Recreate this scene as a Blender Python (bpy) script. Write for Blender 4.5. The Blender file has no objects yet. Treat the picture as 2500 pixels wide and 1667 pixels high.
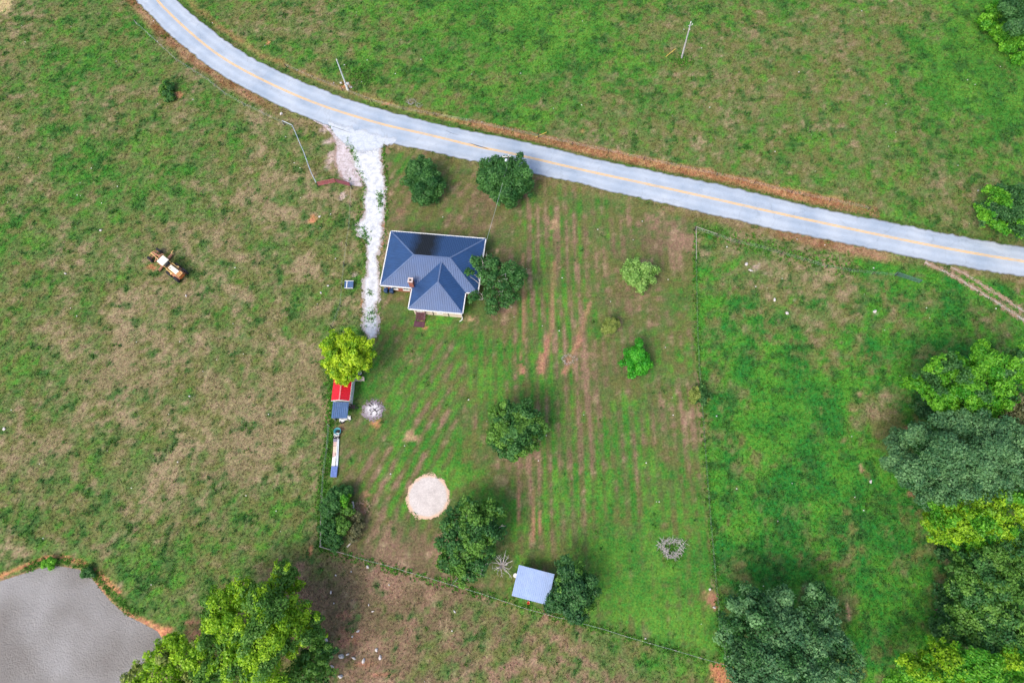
import bpy, bmesh, math, random
import numpy as np
from mathutils import Vector, Matrix, Euler

# ------------------------------------------------------------------ camera
H, F, NX, NY = 105.0, 1667.0, 67.0, 637.0          # flying height, focal length and nadir offset (photo pixels)
scn = bpy.context.scene
C = scn.collection
_d = Vector((NX, -NY, -F)).normalized()
_z = -_d
_x = (Vector((1, 0, 0)) - _z * _z.x).normalized()
_y = _z.cross(_x)
R3 = Matrix((_x, _y, _z))                           # camera -> world
cam_data = bpy.data.cameras.new('camera')
cam = bpy.data.objects.new('camera', cam_data)
C.objects.link(cam)
cam.matrix_world = Matrix.Translation((0, 0, H)) @ R3.to_4x4()
cam_data.sensor_width = 36.0
cam_data.lens = 36.0 * F / 2500.0
cam_data.clip_start = 0.5
cam_data.clip_end = 5000
scn.camera = cam

def px(u, v, h=0.0):
    """ground (or height h) point seen at a photo pixel"""
    r = R3 @ Vector((u - 1250.0, 833.5 - v, -F))
    t = (H - h) / -r.z
    return Vector((r.x * t, r.y * t, h))
def ppm(u, v, h=0.0):
    return 1.0 / (px(u + 1, v, h) - px(u, v, h)).length
def pxs(pts, h=0.0):
    return [px(a, b, h) for a, b in pts]

# ------------------------------------------------------------------ sky, sun, exposure
SUN = Vector((-0.40, -0.50, 0.77)).normalized()
world = bpy.data.worlds.new('World'); scn.world = world; world.use_nodes = True
wn = world.node_tree
bg = wn.nodes['Background']
sky = wn.nodes.new('ShaderNodeTexSky'); sky.sky_type = 'NISHITA'; sky.sun_disc = False
sky.sun_elevation = math.asin(SUN.z); sky.sun_rotation = math.atan2(SUN.x, SUN.y)
sky.air_density = 1.0; sky.dust_density = 4.0; sky.ozone_density = 1.0
wn.links.new(sky.outputs[0], bg.inputs[0]); bg.inputs[1].default_value = 0.15
sl = bpy.data.lights.new('sun', 'SUN'); sl.energy = .95; sl.angle = math.radians(20); sl.color = (1.0, 0.96, 0.9)
so = bpy.data.objects.new('sun', sl); C.objects.link(so)
so.rotation_euler = (-SUN).to_track_quat('-Z', 'Y').to_euler(); so.location = (0, 0, 160)
vs = scn.view_settings
vs.view_transform = 'Standard'; vs.look = 'None'; vs.gamma = 1.0; vs.use_curve_mapping = False
vs.exposure = 0.78

# ------------------------------------------------------------------ helpers
random.seed(7)
rng = np.random.default_rng(11)

def tag(o, label=None, cat=None, group=None, kind=None):
    if label: o['label'] = label
    if cat: o['category'] = cat
    if group: o['group'] = group
    if kind: o['kind'] = kind
    return o
def empty(name, loc, rz=0.0, label=None, cat=None, group=None):
    o = bpy.data.objects.new(name, None); C.objects.link(o)
    o.location = loc; o.rotation_euler = (0, 0, rz); o.empty_display_size = 0.3
    return tag(o, label, cat, group)

class MB:
    """collects shapes, builds ONE mesh object"""
    def __init__(s): s.v = []; s.f = []
    def poly(s, pts):
        n = len(s.v); s.v += [tuple(p) for p in pts]; s.f.append(tuple(range(n, n + len(pts)))); return s
    def hexa(s, p):                       # 8 points: bottom ring, top ring
        n = len(s.v); s.v += [tuple(q) for q in p]
        for f in ((3, 2, 1, 0), (4, 5, 6, 7), (0, 1, 5, 4), (1, 2, 6, 5), (2, 3, 7, 6), (3, 0, 4, 7)):
            s.f.append(tuple(n + i for i in f))
        return s
    def box(s, a, b, taper=0.0):
        x0, y0, z0 = a; x1, y1, z1 = b; t = taper
        return s.hexa([(x0, y0, z0), (x1, y0, z0), (x1, y1, z0), (x0, y1, z0),
                       (x0 + t, y0 + t, z1), (x1 - t, y0 + t, z1), (x1 - t, y1 - t, z1), (x0 + t, y1 - t, z1)])
    def bar(s, a, b, w, h=None, up=(0, 0, 1)):
        a = Vector(a); b = Vector(b); d = (b - a).normalized(); h = w if h is None else h
        up = Vector(up)
        if abs(d.dot(up)) > 0.98: up = Vector((0, 1, 0)) if abs(d.y) < .9 else Vector((1, 0, 0))
        sd = d.cross(up).normalized() * (w / 2); u2 = sd.cross(d).normalized() * (h / 2)
        return s.hexa([a - sd - u2, a + sd - u2, b + sd - u2, b - sd - u2, a - sd + u2, a + sd + u2, b + sd + u2, b - sd + u2])
    def tube(s, pts, rad, n=6, cap=True):
        pts = [Vector(p) for p in pts]
        if not hasattr(rad, '__len__'): rad = [rad] * len(pts)
        base = len(s.v); prev = None
        for i, p in enumerate(pts):
            d = (pts[min(i + 1, len(pts) - 1)] - pts[max(i - 1, 0)]).normalized()
            if prev is None:
                prev = d.cross(Vector((0.31, 0.17, 0.93))); 
                if prev.length < .05: prev = d.cross(Vector((1, 0, 0)))
            a = (prev - d * prev.dot(d)).normalized(); prev = a; b = d.cross(a)
            for k in range(n):
                t = 2 * math.pi * k / n
                s.v.append(tuple(p + (a * math.cos(t) + b * math.sin(t)) * rad[i]))
        for i in range(len(pts) - 1):
            for k in range(n):
                q = base + i * n; k2 = (k + 1) % n
                s.f.append((q + k, q + k2, q + n + k2, q + n + k))
        if cap:
            s.f.append(tuple(base + k for k in reversed(range(n))))
            s.f.append(tuple(base + (len(pts) - 1) * n + k for k in range(n)))
        return s
    def lathe(s, prof, cen=(0, 0, 0), axis='z', n=20):    # prof: (r, t) pairs along the axis, closed when it returns to start
        base = len(s.v); cx, cy, cz = cen
        for r, t in prof:
            for k in range(n):
                a = 2 * math.pi * k / n; c, q = math.cos(a) * r, math.sin(a) * r
                s.v.append((cx + c, cy + q, cz + t) if axis == 'z' else (cx + c, cy + t, cz + q) if axis == 'y' else (cx + t, cy + c, cz + q))
        for i in range(len(prof) - 1):
            for k in range(n):
                k2 = (k + 1) % n
                s.f.append((base + i * n + k, base + i * n + k2, base + (i + 1) * n + k2, base + (i + 1) * n + k))
        return s
    def build(s, name, mat, parent=None, bevel=0.0, smooth=False):
        me = bpy.data.meshes.new(name); me.from_pydata(s.v, [], s.f); me.update()
        if bevel or True:
            bm = bmesh.new(); bm.from_mesh(me); bmesh.ops.recalc_face_normals(bm, faces=bm.faces)
            if bevel:
                bmesh.ops.bevel(bm, geom=list(bm.edges), offset=bevel, segments=1, affect='EDGES')
            bm.to_mesh(me); bm.free()
        if smooth:
            me.polygons.foreach_set('use_smooth', [True] * len(me.polygons))
        me.materials.append(mat)
        o = bpy.data.objects.new(name, me); C.objects.link(o)
        if parent: o.parent = parent
        return o

def fast_mesh(name, verts, nper, mat, col=None, parent=None, extra=None):
    """verts (N*nper,3): N separate polygons of nper corners"""
    me = bpy.data.meshes.new(name); nv = len(verts); nf = nv // nper
    me.vertices.add(nv); me.vertices.foreach_set('co', np.ascontiguousarray(verts, np.float32).ravel())
    me.loops.add(nv); me.loops.foreach_set('vertex_index', np.arange(nv, dtype=np.int32))
    me.polygons.add(nf); me.polygons.foreach_set('loop_start', np.arange(0, nv, nper, dtype=np.int32))
    if col is not None:
        at = me.attributes.new('col', 'FLOAT_COLOR', 'POINT')
        c4 = np.ones((nv, 4), np.float32); c4[:, :3] = col
        at.data.foreach_set('color', c4.ravel())
    me.update(); me.validate()
    me.materials.append(mat)
    o = bpy.data.objects.new(name, me); C.objects.link(o)
    if parent: o.parent = parent
    return o

# ------------------------------------------------------------------ numpy noise
_tab = np.random.default_rng(3).random((256, 256)).astype(np.float32)
def vnoise(x, y, seed=0):
    x = x + seed * 17.31; y = y + seed * 9.77
    xi = np.floor(x).astype(np.int64); yi = np.floor(y).astype(np.int64)
    fx = x - xi; fy = y - yi; fx = fx * fx * (3 - 2 * fx); fy = fy * fy * (3 - 2 * fy)
    a = _tab[xi & 255, yi & 255]; b = _tab[(xi + 1) & 255, yi & 255]
    c = _tab[xi & 255, (yi + 1) & 255]; d = _tab[(xi + 1) & 255, (yi + 1) & 255]
    return (a * (1 - fx) + b * fx) * (1 - fy) + (c * (1 - fx) + d * fx) * fy
def fbm(x, y, s, oct=4, seed=0, gain=0.55):
    v = 0; a = 1; t = 0
    ca, sa = 0.8, 0.6
    for i in range(oct):
        v = v + a * vnoise(x / s, y / s, seed + i * 5); t += a; a *= gain; s *= 0.5
        x, y = ca * x - sa * y, sa * x + ca * y
    return v / t
def sstep(a, b, x):
    t = np.clip((x - a) / (b - a), 0, 1); return t * t * (3 - 2 * t)
def in_poly(x, y, poly):
    ins = np.zeros(x.shape, bool); n = len(poly)
    for i in range(n):
        x0, y0 = poly[i][0], poly[i][1]; x1, y1 = poly[(i + 1) % n][0], poly[(i + 1) % n][1]
        if y0 == y1: continue
        c = ((y0 > y) != (y1 > y)) & (x < (x1 - x0) * (y - y0) / (y1 - y0) + x0)
        ins ^= c
    return ins
def pdist(x, y, pl, closed=False):
    d = np.full(x.shape, 1e9); m = len(pl)
    for i in range(m if closed else m - 1):
        ax, ay = pl[i][0], pl[i][1]; bx, by = pl[(i + 1) % m][0], pl[(i + 1) % m][1]
        dx, dy = bx - ax, by - ay; L = dx * dx + dy * dy + 1e-9
        t = np.clip(((x - ax) * dx + (y - ay) * dy) / L, 0, 1)
        d = np.minimum(d, (x - ax - t * dx) ** 2 + (y - ay - t * dy) ** 2)
    return np.sqrt(d)
def smooth_line(pts, step=0.6):
    """Catmull-Rom through the points, evenly resampled"""
    P = [Vector(p) for p in pts]; P = [2 * P[0] - P[1]] + P + [2 * P[-1] - P[-2]]
    out = []
    for i in range(1, len(P) - 2):
        n = max(2, int((P[i + 1] - P[i]).length / step))
        for k in range(n):
            t = k / n
            out.append(0.5 * ((2 * P[i]) + (P[i + 1] - P[i - 1]) * t + (2 * P[i - 1] - 5 * P[i] + 4 * P[i + 1] - P[i + 2]) * t * t
                              + (3 * P[i] - P[i - 1] - 3 * P[i + 1] + P[i + 2]) * t ** 3))
    out.append(P[-2])
    return out

# ------------------------------------------------------------------ materials
def mat_new(name):
    m = bpy.data.materials.new(name); m.use_nodes = True
    return m, m.node_tree, m.node_tree.nodes['Principled BSDF']
def _n(t, k, **kw):
    n = t.nodes.new(k)
    for a, b in kw.items(): setattr(n, a, b)
    return n
def surf(name, col, rough=0.6, metal=0.0, var=0.25, scale=3.0, bump=0.0, spec=0.5, coat=0.0, dirt=None, dirt_amt=0.5):
    """painted / wooden / stone surface with mottling, optional dirt in a second colour"""
    m, t, b = mat_new(name)
    tc = _n(t, 'ShaderNodeTexCoord')
    nz = _n(t, 'ShaderNodeTexNoise'); nz.inputs['Scale'].default_value = scale; nz.inputs['Detail'].default_value = 6; nz.inputs['Roughness'].default_value = 0.65
    t.links.new(tc.outputs['Object'], nz.inputs['Vector'])
    rp = _n(t, 'ShaderNodeValToRGB'); e = rp.color_ramp.elements
    e[0].position = 0.28; e[1].position = 0.72
    e[0].color = (*[c * (1 - var) for c in col], 1); e[1].color = (*[min(1, c * (1 + var)) for c in col], 1)
    t.links.new(nz.outputs['Fac'], rp.inputs['Fac']); last = rp.outputs['Color']
    if dirt:
        n2 = _n(t, 'ShaderNodeTexNoise'); n2.inputs['Scale'].default_value = scale * 0.4; n2.inputs['Detail'].default_value = 8; n2.inputs['Roughness'].default_value = 0.7
        t.links.new(tc.outputs['Object'], n2.inputs['Vector'])
        r2 = _n(t, 'ShaderNodeValToRGB'); r2.color_ramp.elements[0].position = 0.5; r2.color_ramp.elements[1].position = 0.68
        r2.color_ramp.elements[1].color = (dirt_amt, dirt_amt, dirt_amt, 1)
        t.links.new(n2.outputs['Fac'], r2.inputs['Fac'])
        mx = _n(t, 'ShaderNodeMixRGB'); mx.inputs['Color2'].default_value = (*dirt, 1)
        t.links.new(r2.outputs['Color'], mx.inputs['Fac']); t.links.new(last, mx.inputs['Color1']); last = mx.outputs['Color']
    b.inputs['Coat IOR'].default_value = 1.5; b.inputs['Coat Roughness'].default_value = .33
    t.links.new(last, b.inputs['Base Color'])
    b.inputs['Roughness'].default_value = rough; b.inputs['Metallic'].default_value = metal
    b.inputs['Specular IOR Level'].default_value = spec; b.inputs['Coat Weight'].default_value = coat
    if bump:
        bp = _n(t, 'ShaderNodeBump'); bp.inputs['Strength'].default_value = bump; bp.inputs['Distance'].default_value = 0.05
        t.links.new(nz.outputs['Fac'], bp.inputs['Height']); t.links.new(bp.outputs['Normal'], b.inputs['Normal'])
    return m
def leafmat(name, gloss=0.25, trans=0.3):
    m, t, b = mat_new(name)
    at = _n(t, 'ShaderNodeAttribute', attribute_name='col')
    t.links.new(at.outputs['Color'], b.inputs['Base Color'])
    b.inputs['Roughness'].default_value = 0.5; b.inputs['Specular IOR Level'].default_value = gloss
    tr = _n(t, 'ShaderNodeBsdfTranslucent'); t.links.new(at.outputs['Color'], tr.inputs['Color'])
    mx = _n(t, 'ShaderNodeMixShader'); mx.inputs['Fac'].default_value = trans
    out = t.nodes['Material Output']
    t.links.new(b.outputs[0], mx.inputs[1]); t.links.new(tr.outputs[0], mx.inputs[2]); t.links.new(mx.outputs[0], out.inputs['Surface'])
    return m
def edge_surface(name, colA, colB, scale=1.5, fine=8.0, rough=0.9, colC=None, bump=0.4, thr=(0.35, 0.6)):
    """loose ground cover whose rim (attribute 'edge' 0..1) breaks up raggedly"""
    m, t, b = mat_new(name)
    tc = _n(t, 'ShaderNodeTexCoord')
    n1 = _n(t, 'ShaderNodeTexNoise'); n1.inputs['Scale'].default_value = scale; n1.inputs['Detail'].default_value = 6; n1.inputs['Roughness'].default_value = 0.6
    n2 = _n(t, 'ShaderNodeTexNoise'); n2.inputs['Scale'].default_value = fine; n2.inputs['Detail'].default_value = 4; n2.inputs['Roughness'].default_value = 0.75
    for n in (n1, n2): t.links.new(tc.outputs['Object'], n.inputs['Vector'])
    rp = _n(t, 'ShaderNodeValToRGB'); e = rp.color_ramp.elements
    e[0].position = 0.3; e[0].color = (*colA, 1); e[1].position = 0.62; e[1].color = (*colB, 1)
    t.links.new(n1.outputs['Fac'], rp.inputs['Fac'])
    mul = _n(t, 'ShaderNodeMixRGB', blend_type='MULTIPLY'); mul.inputs['Fac'].default_value = 1.0
    r2 = _n(t, 'ShaderNodeMapRange'); r2.inputs['From Min'].default_value = 0.3; r2.inputs['From Max'].default_value = 0.7
    r2.inputs['To Min'].default_value = 0.72; r2.inputs['To Max'].default_value = 1.15
    t.links.new(n2.outputs['Fac'], r2.inputs['Value'])
    t.links.new(rp.outputs['Color'], mul.inputs['Color1']); t.links.new(r2.outputs['Result'], mul.inputs['Color2'])
    last = mul.outputs['Color']
    at = _n(t, 'ShaderNodeAttribute', attribute_name='edge')
    if colC:
        r3 = _n(t, 'ShaderNodeMapRange'); r3.inputs['From Min'].default_value = 0.35; r3.inputs['From Max'].default_value = 0.75
        ad = _n(t, 'ShaderNodeMath', operation='ADD'); t.links.new(at.outputs['Fac'], ad.inputs[0])
        sb = _n(t, 'ShaderNodeMath', operation='MULTIPLY_ADD'); sb.inputs[1].default_value = 0.9; sb.inputs[2].default_value = -0.45
        t.links.new(n1.outputs['Fac'], sb.inputs[0]); t.links.new(sb.outputs[0], ad.inputs[1])
        t.links.new(ad.outputs[0], r3.inputs['Value'])
        mc = _n(t, 'ShaderNodeMixRGB'); mc.inputs['Color1'].default_value = (*colC, 1)
        t.links.new(r3.outputs['Result'], mc.inputs['Fac']); t.links.new(last, mc.inputs['Color2']); last = mc.outputs['Color']
    t.links.new(last, b.inputs['Base Color']); b.inputs['Roughness'].default_value = rough; b.inputs['Specular IOR Level'].default_value = 0.25
    bp = _n(t, 'ShaderNodeBump'); bp.inputs['Strength'].default_value = bump; bp.inputs['Distance'].default_value = 0.06
    t.links.new(n2.outputs['Fac'], bp.inputs['Height']); t.links.new(bp.outputs['Normal'], b.inputs['Normal'])
    mixn = _n(t, 'ShaderNodeMath', operation='MULTIPLY_ADD'); mixn.inputs[1].default_value = 0.55
    t.links.new(n2.outputs['Fac'], mixn.inputs[0])
    m2 = _n(t, 'ShaderNodeMath', operation='MULTIPLY'); m2.inputs[1].default_value = 0.45; t.links.new(n1.outputs['Fac'], m2.inputs[0])
    t.links.new(m2.outputs[0], mixn.inputs[2])
    sm = _n(t, 'ShaderNodeMath', operation='MULTIPLY_ADD'); sm.inputs[1].default_value = -5.0    # edge + (0.75 - n*... )
    t.links.new(mixn.outputs[0], sm.inputs[0]); sm.inputs[2].default_value = 2.5
    ad2 = _n(t, 'ShaderNodeMath', operation='ADD'); t.links.new(at.outputs['Fac'], ad2.inputs[0]); t.links.new(sm.outputs[0], ad2.inputs[1])
    al = _n(t, 'ShaderNodeMapRange'); al.inputs['From Min'].default_value = thr[0] - 0.1; al.inputs['From Max'].default_value = thr[0] + 0.06
    t.links.new(ad2.outputs[0], al.inputs['Value']); t.links.new(al.outputs['Result'], b.inputs['Alpha'])
    return m

# ------------------------------------------------------------------ layout lines read from the photograph, as ground points
road_n = [(300, -165), (372, -75), (431, 0), (479, 44), (532, 85), (598, 132), (705, 186), (784, 218), (864, 247), (944, 271), (1050, 298), (1157, 322), (1250, 340),
          (1383, 371), (1489, 396), (1590, 417), (1702, 440), (1808, 463), (1981, 505), (2114, 531), (2274, 563), (2380, 583), (2500, 603), (2640, 626), (2900, 668)]
road_s = [(215, -165), (276, -75), (332, 0), (372, 42), (399, 72), (452, 117), (505, 160), (558, 194), (625, 230), (678, 258), (731, 281), (785, 302), (858, 326), (931, 345), (1024, 365),
          (1104, 383), (1190, 401), (1303, 425), (1410, 447), (1489, 468), (1596, 492), (1702, 517), (1795, 538), (1875, 557), (2008, 584), (2141, 611), (2247, 633), (2354, 653), (2500, 676), (2640, 698), (2900, 740)]
road_c = [(258, -165), (325, -75), (383, 0), (415, 34), (452, 69), (505, 114), (558, 151), (625, 188), (705, 226), (784, 258), (864, 284), (944, 307), (1050, 331), (1157, 357), (1250, 376), (1423, 416), (1542, 442),
          (1702, 477), (1875, 516), (2008, 545), (2141, 573), (2274, 600), (2407, 624), (2500, 639), (2640, 662), (2900, 704)]
RN = smooth_line(pxs(road_n), 0.5); RS = smooth_line(pxs(road_s), 0.5); RC = smooth_line(pxs(road_c), 0.5)
def decim(l, k): return l[::k] + [l[-1]]
road_poly = decim(RN, 6) + decim(RS, 6)[::-1]

drive_l = [(800, 297), (830, 332), (842, 350), (854, 372), (856, 395), (868, 415), (881, 440), (890, 460), (886, 480), (885, 497), (888, 520), (880, 535), (871, 545), (868, 560), (872, 578), (890, 584),
           (892, 600), (892, 640), (891, 665), (886, 680), (884, 700), (885, 720), (884, 740), (881, 770), (879, 800), (890, 815), (898, 830)]
drive_r = [(960, 332), (932, 350), (933, 365), (936, 385), (938, 410), (941, 440), (943, 465), (943, 485), (943, 510), (938, 540), (938, 560), (937, 580), (935, 600), (928, 615), (925, 640), (926, 655),
           (929, 665), (931, 680), (932, 700), (931, 720), (925, 740), (922, 755), (926, 775), (930, 795), (927, 812), (920, 825), (912, 836)]
DL = pxs(drive_l); DR = pxs(drive_r)
drive_poly = DL + DR[::-1]
pond_px = [(-420, 1500), (-200, 1462), (-60, 1436), (0, 1419), (60, 1399), (105, 1384), (140, 1381), (190, 1389), (215, 1402), (240, 1432), (270, 1468), (310, 1503), (345, 1520), (385, 1541), (398, 1562), (378, 1592), (345, 1632),
           (312, 1675), (290, 1730), (240, 1800), (40, 1840), (-300, 1820), (-520, 1700)]
PZ = -0.40
POND = pxs(pond_px, PZ)
yard_px = [(905, 358), (1240, 418), (1690, 525), (1697, 700), (1705, 900), (1735, 1300), (1762, 1618), (1400, 1515), (1060, 1415), (885, 1362), (800, 1340), (790, 1180), (800, 1040), (868, 930), (935, 800), (950, 560)]
YARD = pxs(yard_px)
east_px = [(1692, 530), (2100, 620), (2700, 730), (2900, 1900), (1780, 1900), (1762, 1618), (1735, 1300), (1705, 900), (1697, 700)]
EAST = pxs(east_px)
south_px = [(730, 1310), (800, 1343), (885, 1364), (1060, 1417), (1400, 1517), (1765, 1622), (1800, 1900), (500, 1900), (600, 1500), (660, 1380)]
SOUTH = pxs(south_px)
pad_c = px(1045, 1212); PADR = 3.25
bank_px = [(-60, 1425), (0, 1405), (60, 1380), (105, 1363), (150, 1360), (200, 1374), (240, 1402), (262, 1422), (290, 1446)]
BANK = pxs(bank_px)
shore_px = [(232, 1420), (290, 1486), (335, 1508), (385, 1532), (420, 1536)]
SHORE = pxs(shore_px, PZ)
rutA = pxs([(2258, 640), (2274, 648), (2340, 680), (2367, 696), (2407, 723), (2460, 755), (2500, 781), (2580, 830), (2700, 905)])
rutB = pxs([(2320, 652), (2348, 664), (2380, 683), (2420, 710), (2460, 734), (2500, 760), (2590, 812), (2720, 885)])

# lush (+) and dry (-) stretches of the turf:  pixel x, y, radius px, amount
LUSH = [(2380, 200, 120, .25), (2470, 260, 90, .3), (250, 60, 190, .22), (110, 150, 120, .12), (230, 420, 120, .30), (30, 575, 70, .30), (470, 420, 90, .05), (560, 900, 240, -.18), (350, 1130, 260, -.10), (640, 1040, 150, -.20),
        (380, 1330, 110, .22), (390, 1400, 80, .25), (120, 1260, 120, .10), (640, 1260, 90, .12), (60, 760, 140, .05), (180, 900, 120, -.15), (700, 560, 120, -.14), (740, 640, 90, -.08),
        (1150, 90, 330, .26), (1420, 60, 160, .16), (1000, 60, 90, .05), (640, 60, 160, -.12), (1450, 220, 120, -.12), (1700, 200, 130, -.12), (1930, 230, 200, -.06), (2300, 130, 120, .30), (2420, 60, 130, .42), (2420, 330, 140, .28), (2200, 480, 120, .05),
        (1000, 1540, 230, -.22), (1300, 1600, 200, -.16), (850, 1480, 120, -.30), (1600, 1620, 120, -.02), (700, 1440, 90, -.20), (540, 1480, 80, -.2), (470, 1500, 60, .10),
        (1050, 500, 130, -.28), (1200, 470, 110, -.30), (1330, 640, 90, -.12), (1560, 560, 110, -.30), (1640, 600, 60, -.30), (1540, 730, 70, -.25), (1470, 900, 90, -.18), (1420, 880, 60, -.1),
        (1650, 1450, 140, .40), (1520, 1420, 110, .32), (1680, 1330, 80, .10), (1010, 1060, 90, .15), (1140, 880, 90, .22), (1290, 1140, 80, -.32), (950, 1375, 100, -.34), (1030, 1340, 70, -.20),
        (1710, 1050, 40, -.45), (1690, 980, 50, -.25), (1400, 1200, 120, .12), (1550, 1200, 150, .14), (1320, 1340, 60, -.1), (1120, 1180, 100, .25), (1000, 1250, 60, .3), (1070, 780, 90, .2), (1180, 620, 40, .2),
        (930, 1130, 50, -.15), (900, 1060, 60, -.12), (1230, 760, 60, -.15), (920, 690, 40, .2), (1060, 575, 90, .1),
        (1990, 690, 150, -.42), (1850, 640, 110, -.22), (2060, 740, 120, -.22), (2210, 690, 70, .30), (1900, 900, 160, .16), (2140, 1000, 60, -.55), (2170, 1070, 40, -.4), (2050, 1120, 150, .22),
        (2180, 1470, 110, .32), (2080, 1480, 45, -.45), (2290, 1330, 60, -.35), (1920, 1230, 90, .12), (1950, 1340, 60, -.2), (2420, 700, 80, .15), (2060, 1030, 60, -.1), (2340, 830, 120, -.05)]
# bare patches: pixel x, y, rx, ry, strength, tone
BARE = [(368, 650, 15, 7, 1.0, 'o'), (452, 685, 10, 8, .6, 't'), (350, 640, 8, 6, .6, 't'), (431, 233, 13, 8, 1.4, 'o'), (1265, 1225, 5, 85, .7, 'r'), (1301, 1280, 4, 45, 1.1, 'r'), (1316, 1275, 4, 42, 1.0, 'r'), (1272, 905, 10, 13, 1.2, 'r'), (1322, 890, 9, 30, 1.0, 'r'), (1335, 850, 8, 45, .8, 'r'),
        (1390, 885, 13, 30, .6, 'r'), (1412, 830, 7, 45, .8, 'r'), (1380, 905, 9, 12, .8, 'r'), (838, 1042, 12, 12, .8, 'r'), (920, 1030, 14, 12, .9, 'o'), (1002, 1062, 20, 15, .8, 't'), (1008, 880, 18, 14, .6, 'r'),
        (890, 1210, 12, 10, .7, 'r'), (886, 1245, 8, 20, .9, 'r'), (1735, 1460, 16, 20, 1.3, 'r'), (1745, 1482, 10, 8, 1.2, 'r'), (1760, 1652, 26, 20, 1.3, 'o'), (1745, 1630, 14, 14, .8, 'o'), (840, 1500, 26, 14, .8, 'r'),
        (845, 1560, 40, 28, .8, 'r'), (890, 1620, 40, 8, .9, 'r'), (940, 1645, 45, 7, .8, 'r'), (800, 1480, 40, 26, .5, 'r'), (480, 1545, 22, 20, 1.2, 'r'), (455, 1520, 26, 8, .8, 'r'), (500, 1580, 30, 8, .8, 'r'), (505, 1610, 8, 8, .8, 'r'),
        (390, 1545, 30, 7, 1.0, 'o'), (765, 535, 9, 13, .9, 'o'), (735, 465, 10, 10, .4, 'o'), (1350, 545, 10, 22, .7, 't'), (1580, 700, 30, 26, .3, 'r'), (1560, 720, 34, 14, .4, 'r'), (1480, 815, 10, 8, .5, 't'), (1145, 780, 10, 10, .8, 't'),
        (1037, 797, 6, 5, 1.1, 'o'), (1030, 775, 6, 10, .8, 'o'), (1212, 612, 5, 7, 1.1, 't'), (842, 205, 18, 11, 1.0, 'o'), (655, 108, 9, 9, .7, 'o'), (940, 255, 12, 5, .9, 'o'), (1420, 320, 12, 6, .6, 'o'), (1595, 345, 18, 12, .4, 'o'),
        (2130, 880, 14, 10, .5, 't'), (2100, 965, 12, 12, .6, 't'), (2087, 1000, 16, 8, .6, 't'), (2160, 1050, 14, 22, .5, 't'), (2103, 1145, 6, 14, .9, 't'), (2070, 1495, 7, 13, .9, 't'), (2055, 1420, 8, 14, .5, 't'), (1920, 750, 14, 14, .5, 'r'),
        (1845, 650, 24, 16, .6, 'p'), (1870, 670, 22, 10, .5, 'p'), (1940, 732, 10, 8, .5, 'p'), (2140, 765, 12, 6, .5, 'p'), (2040, 690, 30, 12, .3, 'r'), (2380, 860, 60, 14, .2, 't'), (2260, 1400, 40, 50, .3, 'r'), (2215, 1050, 18, 12, .8, 'r'), (2230, 1205, 14, 8, .9, 'r'),
        (805, 900, 20, 40, .3, 'r'), (900, 920, 60, 16, .3, 'r'), (985, 515, 34, 20, .5, 'r'), (1075, 525, 60, 12, .3, 'r'), (1200, 500, 40, 16, .35, 'r'), (820, 385, 26, 24, .9, 'p'), (836, 420, 16, 20, .8, 'p'), (805, 345, 18, 9, .9, 'p'), (792, 318, 14, 7, .8, 'p'), (838, 480, 8, 13, .9, 'p'),
        (935, 555, 4, 16, 1.2, 'r'), (932, 600, 5, 10, 1.2, 'r'), (872, 650, 14, 12, .4, 'r'), (866, 668, 14, 6, .7, 'p'), (882, 745, 4, 50, .6, 'r'), (760, 1265, 14, 8, .4, 'r'), (760, 1345, 8, 16, .8, 'o'), (1060, 830, 40, 30, .2, 'r'), (10, 12, 26, 22, 1.1, 'y')]
TONE = {'o': (.42, .19, .095), 'r': (.30, .155, .095), 't': (.34, .225, .13), 'p': (.40, .31, .27), 'y': (.42, .33, .17)}
TRK1 = pxs([(1352, 640), (1350, 720), (1348, 790), (1338, 840), (1324, 885), (1318, 910)]); TRK2 = pxs([(1440, 740), (1424, 790), (1412, 830), (1394, 870), (1378, 912)]); TRK3 = pxs([(1276, 620), (1280, 720), (1278, 800), (1272, 880)]); TRK4 = pxs([(1304, 1200), (1302, 1260), (1300, 1320)])
def _disc(lst):
    out = []
    for t in lst:
        c = px(t[0], t[1]); k = ppm(t[0], t[1]); out.append((c, k, t))
    return out
LUSH_W = _disc(LUSH); BARE_W = _disc(BARE)
YSHADE = [(1300, 500, 1460, 900)]

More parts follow.
